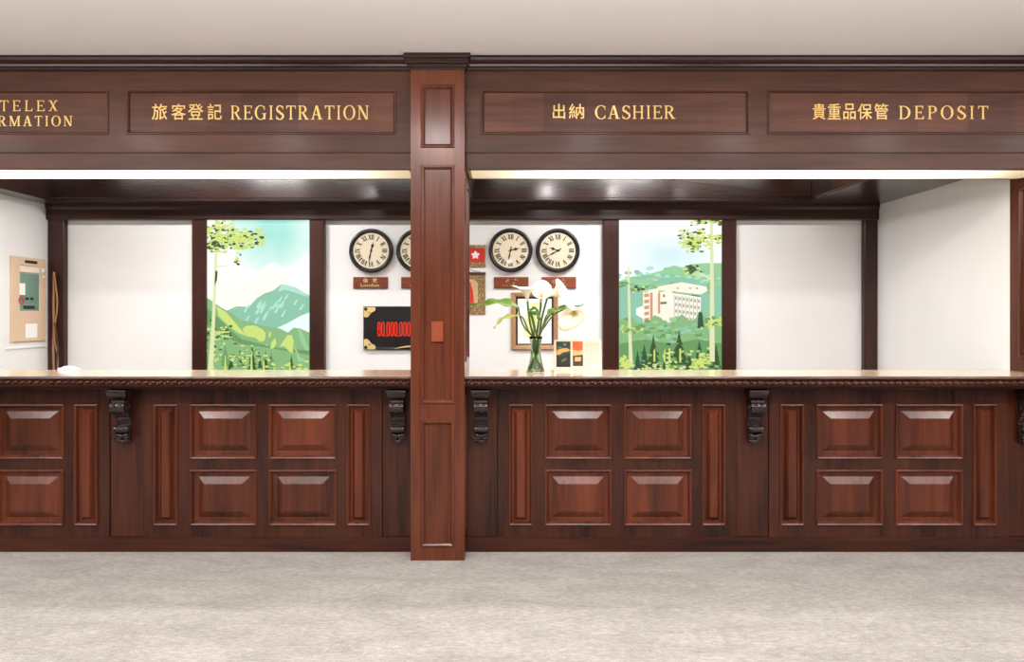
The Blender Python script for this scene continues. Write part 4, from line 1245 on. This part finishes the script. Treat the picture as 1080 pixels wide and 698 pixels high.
# ------------------------------------------------------------------ light
def area(name, loc, sx_, sy_, power, col, rot=(0,0,0), spread=180):
    l = bpy.data.lights.new(name, 'AREA'); l.shape = 'RECTANGLE'; l.size = sx_; l.size_y = sy_; l.energy = power; l.color = col; l.spread = math.radians(spread)
    o = bpy.data.objects.new(name, l); COL.objects.link(o); o.location = loc; o.rotation_euler = rot; return o
def spot(name, loc, target, power, col, ang, blend=.5, r=.03):
    l = bpy.data.lights.new(name, 'SPOT'); l.energy = power; l.color = col; l.spot_size = math.radians(ang); l.spot_blend = blend; l.shadow_soft_size = r
    o = bpy.data.objects.new(name, l); COL.objects.link(o); o.location = loc
    o.rotation_euler = (Vector(target)-Vector(loc)).to_track_quat('-Z', 'Y').to_euler(); return o
WARM = (1, .995, .985)
# lobby lighting, out of view above and behind the camera: recessed downlights near the counter, plus upward fills added to brighten the ceiling
def disk(name, loc, size, power, col):
    l = bpy.data.lights.new(name, 'AREA'); l.shape = 'DISK'; l.size = size; l.energy = power; l.color = col
    o = bpy.data.objects.new(name, l); COL.objects.link(o); o.location = loc; return o
for x in (-4.55, -3.25, -1.95, -.65, .65, 1.95, 3.25, 4.55):
    disk('downlight', (x, 2.2, ZC-.012), .3, 25, WARM)
for x in (-4.0, 0, 4.0):
    area('ceiling_fill', (x, 1.0, 2.05), 3.2, 1.0, 165, WARM, rot=(PI, 0, 0))
    area('ceiling_fill', (x, -2.2, 2.05), 3.2, 1.0, 80, WARM, rot=(PI, 0, 0))
# strip lamps hidden in the trays
for x0, x1 in trays:
    area('tray_lamp', ((x0+x1)/2, 5.15, ZTR-.04), .5, .3, 25, (1,.985,.975))
    area('tray_lamp', ((x0+x1)/2, 5.15, ZTR-.04), (x1-x0)-.3, .08, 31, (1,.985,.975))
# unseen spots added to throw light scallops on each tray's far side
for px in (205, 293, 370, 584, 665, 738):
    xs = X(px, YT1)
    spot('scallop_fill', (xs, 4.72, 2.74), (xs, YT1, 2.50), 10, (1,.93,.92), 24, .9)

w = bpy.data.worlds.new('World'); SC.world = w; w.use_nodes = True
w.node_tree.nodes['Background'].inputs[0].default_value = (1,.96,.93,1); w.node_tree.nodes['Background'].inputs[1].default_value = .3

# ------------------------------------------------------------------ camera
cam = bpy.data.cameras.new('Camera'); co = bpy.data.objects.new('Camera', cam); COL.objects.link(co)
cam.sensor_fit = 'HORIZONTAL'; cam.sensor_width = 36; cam.lens = 36*F/1080
cam.shift_y = (HY - 349.0)/1080.0
co.location = (0, 0, EZ); co.rotation_euler = (PI/2, 0, 0)
SC.camera = co
SC.view_settings.view_transform = 'Standard'; SC.view_settings.look = 'None'; SC.view_settings.gamma = 1
SC.view_settings.use_curve_mapping = False
SC.view_settings.exposure = 0.0
for o in list(bpy.data.objects):
    if '_o' in o: del o['_o']
